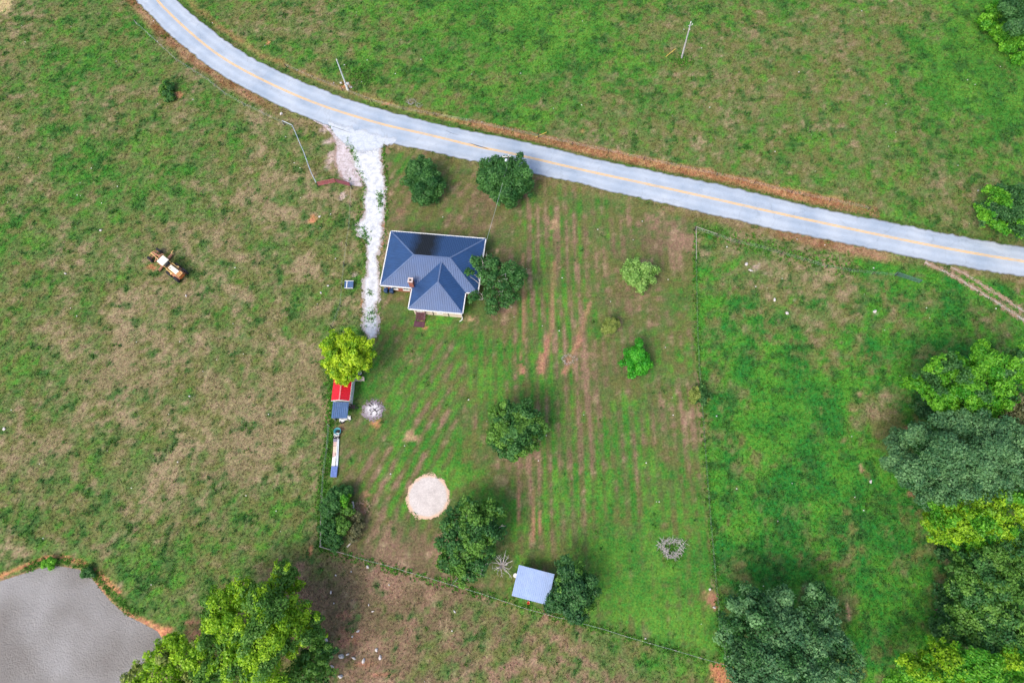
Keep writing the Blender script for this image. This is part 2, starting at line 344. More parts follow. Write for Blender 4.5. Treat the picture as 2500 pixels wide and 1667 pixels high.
def turf(x, y):
    """albedo of the turf and its lushness at ground points x, y"""
    yard = in_poly(x + (fbm(x, y, 1.2, 2, 31) - .5) * .9, y, YARD); east = in_poly(x + (fbm(x, y, 1.4, 2, 32) - .5) * 1.2, y, EAST); south = in_poly(x, y, SOUTH)
    dn = pdist(x, y, decim(RN, 8)); ds = pdist(x, y, decim(RS, 8)); onroad = in_poly(x, y, road_poly)
    cpx = RC[len(RC) // 2]
    # north of the road?
    cl = decim(RC, 8); cx = np.array([p[0] for p in cl]); cy = np.array([p[1] for p in cl])
    o = np.argsort(cx); north = y > np.interp(x, cx[o], cy[o])
    g = np.where(north, .54, .44); g = np.where(yard, .53, g); g = np.where(east, .71, g); g = np.where(south, .43, g)
    for c, k, t in LUSH_W:
        r = t[2] / k
        g = g + 0.8 * t[3] * np.exp(-(((x - c.x) ** 2 + ((y - c.y) / 1.0) ** 2) / (r * r)))
    big = fbm(x, y, 11, 3, 1); mid = fbm(x, y, 3.2, 4, 2, .6); fine = fbm(x, y, .9, 3, 3, .65)
    gg = g + (big - .5) * .40 + (mid - .5) * .62 + (fine - .5) * .85
    gg = gg + np.where(east, (mid - .5) * .30 + (fbm(x, y, 1.6, 3, 91, .6) - .5) * .40, 0)
    # mowing lines of the yard run up the picture, bending a little
    bend = (fbm(x, y, 22, 2, 8) - .5) * 2.2 + y * 0.03
    row = .5 + .5 * np.sin(2 * np.pi * (x + bend) / 1.6 + 1.2 * vnoise(x / 3, y / 9.0, 43))
    lw = 1 - sstep(px(1090, 1000).x, px(1170, 1000).x, x)
    row = row * (1 - lw) + lw * (.5 + .5 * np.sin(2 * np.pi * (x * .88 - y * .47 + bend) / 1.7))
    st = row * .55 + vnoise((x + bend) / 1.0, y / 9.0, 41) * .45
    def boxm(u0, v0, u1, v1, f=3.0):
        a = px(u0, (v0 + v1) / 2); b = px(u1, (v0 + v1) / 2); t0 = px((u0 + u1) / 2, v0); t1 = px((u0 + u1) / 2, v1)
        return sstep(a.x - f, a.x + f, x) * (1 - sstep(b.x - f, b.x + f, x)) * sstep(t1.y - f, t1.y + f, y) * (1 - sstep(t0.y - f, t0.y + f, y))
    amp = .42 + .8 * boxm(1255, 500, 1425, 930, 1.5) + .62 * boxm(1280, 960, 1720, 1350) + .5 * boxm(880, 980, 1120, 1240) + .35 * boxm(1060, 780, 1260, 960)
    amp = amp * np.clip(.75 + (fbm(x, y, 9, 2, 9) - .45) * 2.0, .3, 1.2)
    gy = g + (big - .5) * .35 + (mid - .5) * .55 + (st - .5) * .85 * amp + (fine - .5) * .6
    gg = np.where(yard, gy, gg)
    m = np.clip((gg - .12) / .70, 0, 1)
    def mixc(a, b, t): return a[None] * (1 - t[:, None]) + b[None] * t[:, None]
    A = np.array
    huen = fbm(x, y, 6, 3, 12)
    tan = mixc(A((.186, .155, .078)), A((.240, .188, .106)), sstep(.35, .65, huen))
    brown = mixc(A((.140, .104, .058)), A((.225, .145, .094)), sstep(.35, .65, huen))
    dry = np.where((yard | south)[:, None], brown, tan)
    olive = mixc(A((.122, .134, .042)), A((.096, .140, .040)), sstep(.35, .65, fbm(x, y, 2.3, 2, 14)))
    lush = mixc(A((.045, .155, .020)), A((.080, .205, .026)), sstep(.3, .7, fbm(x, y, 4, 3, 15)))
    lush = np.where(east[:, None], mixc(A((.026, .145, .020)), A((.064, .205, .022)), sstep(.3, .7, fbm(x, y, 4, 3, 15))), lush)
    dark = A((.030, .098, .022))
    olive = np.where(yard[:, None], olive * .84, olive)
    lo = sstep(0, .5, m)[:, None]; hi = sstep(.5, 1, m)[:, None]
    c = dry * (1 - lo) + olive * lo; c = c * (1 - hi) + lush * hi
    # coarse dark weeds
    wd = sstep(.63, .74, fbm(x, y, 1.5, 3, 21, .5) + (m - .5) * .10) * np.where(yard, .3, .7)
    c = c * (1 - wd[:, None]) + dark[None] * wd[:, None]
    # pale thatch specks
    tp = sstep(.66, .8, fbm(x, y, 1.3, 3, 22)) * .5 * (1 - m)
    c = c * (1 - tp[:, None]) + A((.34, .25, .16))[None] * tp[:, None]
    # verge of the road: red subsoil strip on the far side, brown cut bank on the near side
    wob = (fbm(x, y, 2.5, 3, 25) - .5) * 1.6
    xa = px(1220, 340).x; xb = px(2080, 530).x
    sN = sstep(xa - 20, xa + 14, x) * (1 - sstep(xb - 6, xb + 6, x)) * .85 + .40 * (1 - sstep(xa - 4, xa + 8, x))
    w0 = .9 + .35 * (1 - sstep(xa - 10, xa, x)); w1 = 2.3 + sstep(xa, xb, x) * .6
    bN = north & ~onroad
    sub = sstep(w0 - .4, w0 + .25, dn + wob * .5) * (1 - sstep(w1 - .5, w1 + .5, dn + wob)) * sN * bN
    sub = sub * (.55 + .9 * (fbm(x, y, 1.1, 3, 27)))
    sub = np.clip(sub, 0, 1)[:, None]
    c = c * (1 - sub) + mixc(A((.28, .125, .055)), A((.44, .25, .125)), sstep(.3, .7, fine)) * sub
    ed = (sstep(.0, .15, dn) * (1 - sstep(.5, 1.0, dn + wob * .4)) * bN)[:, None] * .6
    c = c * (1 - ed) + A((.06, .085, .02))[None] * ed
    xw = px(640, 240).x; xe = px(1930, 575).x; xe2 = px(2200, 625).x
    sS = (1 - sstep(xw - 4, xw + 6, x)) * .75 + sstep(xe - 5, xe, x) * (1 - sstep(xe2 - 4, xe2, x)) * .8 + .25
    bS = (~north) & ~onroad
    sb = np.clip((1 - sstep(1.2, 2.4, ds + wob)) * sS * (.4 + fine) * bS, 0, 1)[:, None]
    c = c * (1 - sb) + mixc(A((.17, .085, .035)), A((.28, .17, .095)), sstep(.35, .65, mid)) * sb
    # pond bank: worn red path above green rushes
    pb = pdist(x, y, BANK); k = (1 - sstep(.05, .42, pb + wob * .25))[:, None]; c = c * (1 - k) + A((.42, .20, .095))[None] * k
    dp = pdist(x, y, POND, True); inp = in_poly(x, y, POND)
    k = ((1 - sstep(.9, 1.9, dp + wob * .5)) * (~inp) * (pb > .5))[:, None]; c = c * (1 - k * .8) + A((.06, .13, .025))[None] * k * .8
    ps = pdist(x, y, SHORE); k = (1 - sstep(.1, .5, ps + wob * .4))[:, None]; c = c * (1 - k) + A((.42, .20, .105))[None] * k
    k = ((1 - sstep(.1, .35, dp)) | inp).astype(float)[:, None] if False else np.maximum((1 - sstep(.05, .35, dp)), inp * 1.0)[:, None]; c = c * (1 - k) + A((.22, .13, .08))[None] * k
    # curved wheel tracks worn into the mown yard
    for pts, wd in (TRK1, .36), (TRK2, .34), (TRK3, .22), (TRK4, .28):
        k = np.clip((1 - sstep(wd * .4, wd * 1.5, pdist(x, y, pts) + wob * .22)) * (.15 + .95 * fine), 0, .7)[:, None]; c = c * (1 - k) + A((.31, .165, .10))[None] * (.8 + .4 * mid[:, None]) * k
    # bare patches
    nb = fbm(x, y, 1.0, 4, 28, .7); wx = fbm(x, y, 1.1, 3, 81, .7); wy = fbm(x, y, 1.1, 3, 82, .7)
    for q, kk, t in BARE_W:
        rx = t[2] / kk; ry = t[3] / kk / .93
        wr = min(rx, ry) * 2.2
        e = np.exp(-(((x - q.x + (wx - .5) * wr) / rx) ** 2 + ((y - q.y + (wy - .5) * wr) / ry) ** 2) * .8) * t[4]
        k = sstep(.35, .75, e * (.55 + .9 * nb))[:, None] * .92
        c = c * (1 - k) + A(TONE[t[5]])[None] * (.75 + .5 * nb[:, None]) * k; m = m * (1 - k[:, 0])
    # rubbed line along the east fence
    c = c * (.82 + .36 * fbm(x, y, .6, 2, 33))[:, None] * 1.15
    return np.clip(c, 0.004, .8), m, yard, east, north

# ------------------------------------------------------------------ ground
def axis(lo, hi, step, far):
    core = np.arange(lo, hi + step / 2, step)
    out = [lo - 12, lo - 40, lo - 120, -far]; out2 = [hi + 12, hi + 40, hi + 120, far]
    return np.array(sorted(out) + list(core) + out2)
GX = axis(-124, 108, .45, 1600.); GY = axis(-22, 130, .45, 1600.)
gx, gy = np.meshgrid(GX, GY, indexing='ij'); fx, fy = gx.ravel(), gy.ravel()
gcol, glush, gyard, geast, gnorth = turf(fx, fy)
dpond = pdist(fx, fy, POND, True); inpond = in_poly(fx, fy, POND)
sd = np.where(inpond, -dpond, dpond)
gz = -0.015 - .05 * fbm(fx, fy, 5, 3, 50)
# shallow ditch on the far side of the road
gz = np.where(sd < 3.2, np.minimum(gz, np.interp(sd, [-6, -1.5, 0, .35, 1.3, 3.2], [PZ - 1.2, PZ - .5, PZ, PZ + .14, -.16, -.02]) + (gz + .015) * .6), gz)
def ground_z(x, y): return 0.0
def make_ground():
    nx, ny = len(GX), len(GY)
    me = bpy.data.meshes.new('ground')
    co = np.stack([fx, fy, gz], 1).astype(np.float32)
    i = np.arange(nx - 1)[:, None] * ny + np.arange(ny - 1)[None]
    q = np.stack([i, i + ny, i + ny + 1, i + 1], -1).reshape(-1, 4).astype(np.int32)
    me.vertices.add(len(co)); me.vertices.foreach_set('co', co.ravel())
    me.loops.add(q.size); me.loops.foreach_set('vertex_index', q.ravel())
    me.polygons.add(len(q)); me.polygons.foreach_set('loop_start', np.arange(0, q.size, 4, dtype=np.int32))
    me.polygons.foreach_set('use_smooth', np.ones(len(q), bool))
    at = me.attributes.new('col', 'FLOAT_COLOR', 'POINT'); c4 = np.ones((len(co), 4), np.float32); c4[:, :3] = gcol
    at.data.foreach_set('color', c4.ravel())
    me.update(); me.validate()
    m, t, b = mat_new('turf')
    a = _n(t, 'ShaderNodeAttribute', attribute_name='col'); tc = _n(t, 'ShaderNodeTexCoord')
    n1 = _n(t, 'ShaderNodeTexNoise'); n1.inputs['Scale'].default_value = 3.2; n1.inputs['Detail'].default_value = 8; n1.inputs['Roughness'].default_value = .78
    n2 = _n(t, 'ShaderNodeTexNoise'); n2.inputs['Scale'].default_value = 1.7; n2.inputs['Detail'].default_value = 5; n2.inputs['Roughness'].default_value = .7
    for n in (n1, n2): t.links.new(tc.outputs['Object'], n.inputs['Vector'])
    mr = _n(t, 'ShaderNodeMapRange'); mr.inputs['From Min'].default_value = .28; mr.inputs['From Max'].default_value = .72; mr.inputs['To Min'].default_value = .35; mr.inputs['To Max'].default_value = 1.7
    t.links.new(n1.outputs['Fac'], mr.inputs['Value'])
    mu = _n(t, 'ShaderNodeMixRGB', blend_type='MULTIPLY'); mu.inputs['Fac'].default_value = 1
    t.links.new(a.outputs['Color'], mu.inputs['Color1']); t.links.new(mr.outputs['Result'], mu.inputs['Color2'])
    hs = _n(t, 'ShaderNodeHueSaturation'); h2 = _n(t, 'ShaderNodeMapRange'); h2.inputs['From Min'].default_value = .3; h2.inputs['From Max'].default_value = .7; h2.inputs['To Min'].default_value = .465; h2.inputs['To Max'].default_value = .535
    t.links.new(n2.outputs['Fac'], h2.inputs['Value']); t.links.new(h2.outputs['Result'], hs.inputs['Hue']); t.links.new(mu.outputs['Color'], hs.inputs['Color'])
    t.links.new(hs.outputs['Color'], b.inputs['Base Color']); b.inputs['Roughness'].default_value = .95; b.inputs['Specular IOR Level'].default_value = .1
    bp = _n(t, 'ShaderNodeBump'); bp.inputs['Strength'].default_value = .7; bp.inputs['Distance'].default_value = .12
    t.links.new(n1.outputs['Fac'], bp.inputs['Height']); t.links.new(bp.outputs['Normal'], b.inputs['Normal'])
    me.materials.append(m)
    o = bpy.data.objects.new('ground', me); C.objects.link(o)
    return tag(o, 'rolling rough pasture and mown yard turf around the house', 'ground', kind='structure')
make_ground()

# ------------------------------------------------------------------ sheets lying on the ground
def strip(name, L, Rr, z, mat, cross=5, jit=.12, crown=0.0, kind='structure', parent=None, ragged=True):
    """sheet between two edge lines sampled alike; attribute 'edge' grows from the rim"""
    n = min(len(L), len(Rr)); 
    def resample(P, k):
        P = np.array([[p[0], p[1]] for p in P]); s = np.r_[0, np.cumsum(np.linalg.norm(np.diff(P, axis=0), axis=1))]
        u = np.linspace(0, s[-1], k); return np.stack([np.interp(u, s, P[:, 0]), np.interp(u, s, P[:, 1])], 1)
    Ls = np.array([[p[0], p[1]] for p in L]); length = np.sum(np.linalg.norm(np.diff(Ls, axis=0), axis=1))
    k = int(length / .4); A = resample(L, k); B = resample(Rr, k)
    def jitter(P, sd):
        d = np.gradient(P, axis=0); nrm = np.stack([-d[:, 1], d[:, 0]], 1); nrm /= np.linalg.norm(nrm, axis=1)[:, None] + 1e-9
        w = (fbm(P[:, 0], P[:, 1], .9, 3, sd, .7) - .5) * 2 * jit
        return P + nrm * w[:, None]
    A = jitter(A, 61); B = jitter(B, 62)
    m = MB(); edge = []; acr = []
    for i in range(k):
        wid = np.linalg.norm(A[i] - B[i])
        for j in range(cross):
            t = j / (cross - 1); p = A[i] * (1 - t) + B[i] * t
            m.v.append((p[0], p[1], z + crown * (1 - (2 * t - 1) ** 2))); edge.append(min(1.0, min(t, 1 - t) * wid / 1.3)); acr.append(t)
    for i in range(k - 1):
        for j in range(cross - 1):
            a = i * cross + j; m.f.append((a, a + 1, a + cross + 1, a + cross))
    o = m.build(name, mat, parent)
    at = o.data.attributes.new('edge', 'FLOAT', 'POINT'); at.data.foreach_set('value', np.array(edge, np.float32))
    at = o.data.attributes.new('across', 'FLOAT', 'POINT'); at.data.foreach_set('value', np.array(acr, np.float32))
    o.data.polygons.foreach_set('use_smooth', [True] * len(o.data.polygons))
    return tag(o, kind=kind) if kind else o

def road_mat():
    m, t, b = mat_new('worn_asphalt')
    tc = _n(t, 'ShaderNodeTexCoord')
    at = _n(t, 'ShaderNodeAttribute', attribute_name='edge')
    n1 = _n(t, 'ShaderNodeTexNoise'); n1.inputs['Scale'].default_value = .22; n1.inputs['Detail'].default_value = 5
    n2 = _n(t, 'ShaderNodeTexNoise'); n2.inputs['Scale'].default_value = 9; n2.inputs['Detail'].default_value = 5; n2.inputs['Roughness'].default_value = .75
    for n in (n1, n2): t.links.new(tc.outputs['Object'], n.inputs['Vector'])
    rp = _n(t, 'ShaderNodeValToRGB'); e = rp.color_ramp.elements
    e[0].position = .32; e[0].color = (.32, .39, .48, 1); e[1].position = .68; e[1].color = (.47, .52, .58, 1)
    t.links.new(n1.outputs['Fac'], rp.inputs['Fac'])
    mr = _n(t, 'ShaderNodeMapRange'); mr.inputs['From Min'].default_value = .3; mr.inputs['From Max'].default_value = .7; mr.inputs['To Min'].default_value = .84; mr.inputs['To Max'].default_value = 1.12
    t.links.new(n2.outputs['Fac'], mr.inputs['Value'])
    mu = _n(t, 'ShaderNodeMixRGB', blend_type='MULTIPLY'); mu.inputs['Fac'].default_value = 1
    t.links.new(rp.outputs['Color'], mu.inputs['Color1']); t.links.new(mr.outputs['Result'], mu.inputs['Color2'])
    # bitumen showing at the broken rim
    r3 = _n(t, 'ShaderNodeMapRange'); r3.inputs['From Min'].default_value = .04; r3.inputs['From Max'].default_value = .30; t.links.new(at.outputs['Fac'], r3.inputs['Value'])
    mc = _n(t, 'ShaderNodeMixRGB'); mc.inputs['Color1'].default_value = (.17, .18, .19, 1); t.links.new(r3.outputs['Result'], mc.inputs['Fac']); t.links.new(mu.outputs['Color'], mc.inputs['Color2'])
    # cracks
    vo = _n(t, 'ShaderNodeTexVoronoi', feature='DISTANCE_TO_EDGE'); vo.inputs['Scale'].default_value = .16
    nw = _n(t, 'ShaderNodeTexNoise'); nw.inputs['Scale'].default_value = .8; nw.inputs['Detail'].default_value = 4; t.links.new(tc.outputs['Object'], nw.inputs['Vector'])
    mxv = _n(t, 'ShaderNodeMixRGB'); mxv.inputs['Fac'].default_value = .45; t.links.new(tc.outputs['Object'], mxv.inputs['Color1']); 
    vm = _n(t, 'ShaderNodeVectorMath', operation='MULTIPLY_ADD'); vm.inputs[1].default_value = (2.5, 2.5, 0)
    t.links.new(nw.outputs['Color'], vm.inputs[0]); t.links.new(tc.outputs['Object'], vm.inputs[2]); t.links.new(vm.outputs[0], vo.inputs['Vector'])
    ck = _n(t, 'ShaderNodeMapRange'); ck.inputs['From Min'].default_value = .0; ck.inputs['From Max'].default_value = .012; ck.inputs['To Min'].default_value = .86; t.links.new(vo.outputs['Distance'], ck.inputs['Value'])
    m3 = _n(t, 'ShaderNodeMixRGB', blend_type='MULTIPLY'); m3.inputs['Fac'].default_value = 1; t.links.new(mc.outputs['Color'], m3.inputs['Color1']); t.links.new(ck.outputs['Result'], m3.inputs['Color2'])
    ac = _n(t, 'ShaderNodeAttribute', attribute_name='across'); wv = _n(t, 'ShaderNodeMath', operation='MULTIPLY'); wv.inputs[1].default_value = 4 * math.pi * 2; t.links.new(ac.outputs['Fac'], wv.inputs[0])
    cs_ = _n(t, 'ShaderNodeMath', operation='COSINE'); t.links.new(wv.outputs[0], cs_.inputs[0])
    n4 = _n(t, 'ShaderNodeTexNoise'); n4.inputs['Scale'].default_value = .35; n4.inputs['Detail'].default_value = 4; t.links.new(tc.outputs['Object'], n4.inputs['Vector'])
    wt = _n(t, 'ShaderNodeMath', operation='MULTIPLY'); t.links.new(cs_.outputs[0], wt.inputs[0]); t.links.new(n4.outputs['Fac'], wt.inputs[1])
    wm = _n(t, 'ShaderNodeMapRange'); wm.inputs['From Min'].default_value = -.6; wm.inputs['From Max'].default_value = .6; wm.inputs['To Min'].default_value = .92; wm.inputs['To Max'].default_value = 1.05; t.links.new(wt.outputs[0], wm.inputs['Value'])
    m4 = _n(t, 'ShaderNodeMixRGB', blend_type='MULTIPLY'); m4.inputs['Fac'].default_value = 1; t.links.new(m3.outputs['Color'], m4.inputs['Color1']); t.links.new(wm.outputs['Result'], m4.inputs['Color2'])
    t.links.new(m4.outputs['Color'], b.inputs['Base Color']); b.inputs['Roughness'].default_value = .75; b.inputs['Specular IOR Level'].default_value = .35
    bp = _n(t, 'ShaderNodeBump'); bp.inputs['Strength'].default_value = .2; bp.inputs['Distance'].default_value = .02
    t.links.new(n2.outputs['Fac'], bp.inputs['Height']); t.links.new(bp.outputs['Normal'], b.inputs['Normal'])
    return m
road = strip('road', RN, RS, .035, road_mat(), cross=25, jit=.30, crown=.05)
def offset(line, d):
    P = np.array([[p[0], p[1]] for p in line]); g = np.gradient(P, axis=0); n = np.stack([-g[:, 1], g[:, 0]], 1); n /= np.linalg.norm(n, axis=1)[:, None]
    return [Vector((a, b, 0)) for a, b in P + n * d]
mark_mat = surf('road_paint_yellow', (.78, .47, .14), .6, var=.15, scale=1.3, dirt=(.45, .42, .36), dirt_amt=.55)
for o1, o2 in ((.21, .055), (-.055, -.21)):
    strip('painted_line', offset(RC, o1), offset(RC, o2), .094, mark_mat, cross=2, jit=.012, kind=None, parent=road)
# dark tar patch along the centre and loose seam near the mouth of the drive
tar = surf('tar_seal', (.10, .105, .12), .5, var=.3, scale=4)
def crack(pts, w, z=.100):
    m = MB(); P = smooth_line(pxs(pts), .4)
    for i in range(len(P) - 1):
        a, b = P[i], P[i + 1]; d = (b - a).normalized(); s = Vector((-d.y, d.x, 0)); u = math.sin(math.pi * i / (len(P) - 1)) ; u2 = math.sin(math.pi * (i + 1) / (len(P) - 1))
        n = len(m.v); zz = Vector((0, 0, z))
        m.v += [tuple(a - s * w * u + zz), tuple(a + s * w * u + zz), tuple(b + s * w * u2 + zz), tuple(b - s * w * u2 + zz)]; m.f.append((n, n + 1, n + 2, n + 3))
    o = m.build('tar_patch', tar, road); return o
crack([(1142, 349), (1160, 355), (1180, 361), (1196, 366)], .10)
crack([(800, 306), (830, 316), (858, 326)], .05)
crack([(1085, 318), (1105, 327), (1125, 332)], .03)
drive_mat = edge_surface('white_gravel', (.46, .48, .51), (.72, .735, .75), 1.2, 5.0, colC=(.44, .39, .37), thr=(.16, .5))
strip('driveway', smooth_line(DL, .5), smooth_line(DR, .5), .012, drive_mat, cross=15, jit=.5)
spill_mat = edge_surface('pinkish_gravel', (.42, .33, .32), (.66, .60, .62), 1.4, 5.0, colC=(.36, .26, .22), thr=(.34, .6))
strip('gravel_spill', smooth_line(pxs([(742, 284), (790, 312), (812, 345), (812, 380), (815, 408), (828, 432), (846, 452)]), .5), smooth_line(pxs([(806, 303), (852, 345), (872, 372), (874, 398), (884, 418), (890, 440), (892, 458)]), .5), .006, spill_mat, cross=11, jit=.3)
dust_mat = edge_surface('gravel_dust_grey', (.44, .49, .55), (.62, .66, .71), 1.0, 5.0, colC=(.42, .45, .50), thr=(.50, .6))
strip('gravel_dust', smooth_line(pxs([(795, 290), (845, 303), (885, 312), (925, 322), (975, 334)]), .4), smooth_line(pxs([(822, 340), (852, 366), (885, 376), (918, 372), (956, 358)]), .4), .078, dust_mat, cross=11, jit=.4)
rut_mat = edge_surface('rut_gravel', (.50, .42, .37), (.70, .66, .64), 1.0, 6.0, colC=(.36, .24, .16), thr=(.26, .5))
for rl, w in ((rutA, .75), (rutB, .65)):
    ln = smooth_line(rl, .6); strip('dirt_track', offset(ln, w), offset(ln, -w), .010 if w == .75 else .016, rut_mat, cross=7, jit=.2)
# sand pad left by a round pool
def disc_sheet(name, c, r, z, mat, rings=8, n=72, jit=.12, dome=.05, squash=1.0, kind='structure', parent=None, rimw=1.2):
    m = MB(); ed = []
    m.v.append((c.x, c.y, z + dome)); ed.append(1.0)
    for i in range(1, rings + 1):
        for k in range(n):
            a = 2 * math.pi * k / n; rr = r * i / rings
            if i == rings: rr *= 1 + jit * (2 * float(fbm(np.array([math.cos(a) * 3 + 9.3 + c.x]), np.array([math.sin(a) * 3 + c.y]), 1.3, 5, 70, .8)[0]) - 1)
            m.v.append((c.x + math.cos(a) * rr, c.y + math.sin(a) * rr * squash, z + dome * (1 - (i / rings) ** 2))); ed.append(min(1, (r - r * i / rings) / rimw))
    for k in range(n): m.f.append((0, 1 + k, 1 + (k + 1) % n))
    for i in range(rings - 1):
        for k in range(n):
            a = 1 + i * n; m.f.append((a + k, a + n + k, a + n + (k + 1) % n, a + (k + 1) % n))
    o = m.build(name, mat, parent); at = o.data.attributes.new('edge', 'FLOAT', 'POINT'); at.data.foreach_set('value', np.array(ed, np.float32))
    return tag(o, kind=kind) if kind else o
sand_mat = edge_surface('pale_sand', (.54, .48, .45), (.66, .60, .56), .8, 6.0, colC=(.66, .46, .32), thr=(.14, .4), bump=.25)
disc_sheet('sand_pad', pad_c, PADR * 1.06, .02, sand_mat, rings=12, n=120, jit=.16, squash=1.02, rimw=.9)

# ------------------------------------------------------------------ pond
def water_mat():
    m, t, b = mat_new('murky_water'); tc = _n(t, 'ShaderNodeTexCoord')
    n1 = _n(t, 'ShaderNodeTexNoise'); n1.inputs['Scale'].default_value = .10; n1.inputs['Detail'].default_value = 3
    n2 = _n(t, 'ShaderNodeTexNoise'); n2.inputs['Scale'].default_value = 4.0; n2.inputs['Detail'].default_value = 4; n2.inputs['Roughness'].default_value = .65
    for n in (n1, n2): t.links.new(tc.outputs['Object'], n.inputs['Vector'])
    rp = _n(t, 'ShaderNodeValToRGB'); e = rp.color_ramp.elements; e[0].position = .35; e[0].color = (.18, .165, .15, 1); e[1].position = .65; e[1].color = (.29, .28, .27, 1)
    t.links.new(n1.outputs['Fac'], rp.inputs['Fac']); t.links.new(rp.outputs['Color'], b.inputs['Base Color'])
    b.inputs['Roughness'].default_value = .12; b.inputs['IOR'].default_value = 1.33
    bp = _n(t, 'ShaderNodeBump'); bp.inputs['Strength'].default_value = 1.0; bp.inputs['Distance'].default_value = .13
    t.links.new(n2.outputs['Fac'], bp.inputs['Height']); t.links.new(bp.outputs['Normal'], b.inputs['Normal'])
    return m
pm = MB(); big = [((p - (sum(POND, Vector()) / len(POND))) * 1.06 + sum(POND, Vector()) / len(POND)) for p in POND]
pm.poly([(p.x, p.y, PZ) for p in big]); po = pm.build('pond_water', water_mat()); tag(po, kind='structure')

# ------------------------------------------------------------------ shared materials
M_white = surf('white_trim', (.74, .74, .72), .5, var=.08, scale=2, dirt=(.5, .47, .42), dirt_amt=.3)
M_roofblue = surf('blue_roof_metal', (.022, .075, .205), .45, metal=.25, var=.16, scale=.7, spec=.5, coat=1.0)
M_cap = surf('blue_ridge_metal', (.16, .22, .36), .3, metal=.4, var=.15, scale=1.0)
M_shedblue = surf('weathered_blue_metal', (.07, .14, .28), .4, metal=.3, var=.22, scale=1.2, dirt=(.16, .15, .16), dirt_amt=.35)
M_galv = surf('galvanised_metal', (.30, .40, .62), .55, metal=.2, var=.10, scale=.8, dirt=(.36, .38, .42), dirt_amt=.3)
M_red = surf('red_roof_metal', (.62, .012, .025), .36, metal=.1, var=.10, scale=1.0, spec=.6)
M_brick = surf('red_brick', (.30, .105, .07), .85, var=.3, scale=5, bump=.3)
M_cream = surf('cream_siding', (.66, .55, .44), .7, var=.08, scale=2, dirt=(.45, .34, .25), dirt_amt=.35)
M_siding = surf('white_siding', (.72, .70, .66), .65, var=.07, scale=2, dirt=(.5, .45, .38), dirt_amt=.3)
M_dark = surf('dark_void', (.02, .018, .017), .8, var=.3)
M_maroon = surf('maroon_deck_paint', (.105, .034, .052), .55, var=.25, scale=4, dirt=(.16, .09, .09), dirt_amt=.4)
M_glass = surf('window_glass', (.03, .04, .05), .08, var=.2, spec=.8)
M_pipe = surf('galvanised_pipe', (.46, .52, .58), .45, metal=.3, var=.2, scale=4)
M_post = surf('weathered_post', (.045, .042, .040), .85, var=.4, scale=6)
M_wood = surf('grey_wood', (.36, .33, .30), .85, var=.3, scale=5, bump=.2)
M_wire = surf('fence_wire', (.50, .55, .56), .5, metal=.4, var=.15)
M_gate = surf('red_gate_paint', (.30, .075, .075), .55, var=.22, scale=4, dirt=(.42, .24, .22), dirt_amt=.5)
M_bark = surf('bark', (.10, .075, .055), .9, var=.35, scale=4, bump=.4)
M_barkpale = surf('pale_dead_wood', (.50, .46, .44), .85, var=.25, scale=5)
M_stone = surf('pale_limestone', (.56, .52, .50), .85, var=.16, scale=4, bump=.4, dirt=(.42, .30, .24), dirt_amt=.4)
M_leaf = leafmat('foliage', .4, .38)
M_grass = leafmat('grass_blades', .12, .30)
M_rubber = surf('black_rubber', (.022, .023, .026), .75, var=.35, scale=5, dirt=(.09, .075, .06), dirt_amt=.35)
M_binblue = surf('blue_plastic', (.012, .045, .12), .45, var=.15, scale=3)

# ------------------------------------------------------------------ ribbed sheet roofs
def clip_line(poly2, s):
    xs = []
    for i in range(len(poly2)):
        (a, b), (c, d) = poly2[i], poly2[(i + 1) % len(poly2)]
        if (a > s) != (c > s): xs.append(b + (d - b) * (s - a) / (c - a))
    xs.sort(); return [(xs[i], xs[i + 1]) for i in range(0, len(xs) - 1, 2)]
def roof_slope(poly, down, mat, parent, name='roof_slope', pitch=.30, rib=(.15, .08), thick=.06):
    """sheet with the given outline; ribs run along `down`"""
    P = [Vector(p) for p in poly]; dn = Vector(down).normalized()
    nrm = Vector((0, 0, 0))
    for i in range(len(P)): nrm += (P[i] - P[0]).cross(P[(i + 1) % len(P)] - P[0])
    nrm.normalize(); 
    if nrm.z < 0: nrm = -nrm
    sd = dn.cross(nrm).normalized()
    m = MB(); n = len(P); top = [p for p in P]; bot = [p - nrm * thick for p in P]
    m.v = [tuple(p) for p in top + bot]; m.f = [tuple(range(n)), tuple(reversed(range(n, 2 * n)))] + [(i, n + i, n + (i + 1) % n, (i + 1) % n) for i in range(n)]
    o = m.build(name, mat, parent)
    p2 = [((p - P[0]).dot(sd), (p - P[0]).dot(dn)) for p in P]
    lo = min(a for a, b in p2); hi = max(a for a, b in p2); r = MB(); s = lo + pitch * .5
    while s < hi:
        for a, b in clip_line(p2, s):
            if b - a < .12: continue
            w, h = rib; q0 = P[0] + sd * s + dn * (a + .02); q1 = P[0] + sd * s + dn * (b - .02); k = sd * (w / 2); k2 = sd * (w * .26)
            r.hexa([q0 - k - nrm * .004, q0 + k - nrm * .004, q1 + k - nrm * .004, q1 - k - nrm * .004, q0 - k2 + nrm * h, q0 + k2 + nrm * h, q1 + k2 + nrm * h, q1 - k2 + nrm * h])
        s += pitch
    rb = r.build('rib_set', mat, o); tag(rb, kind='stuff')
    return o
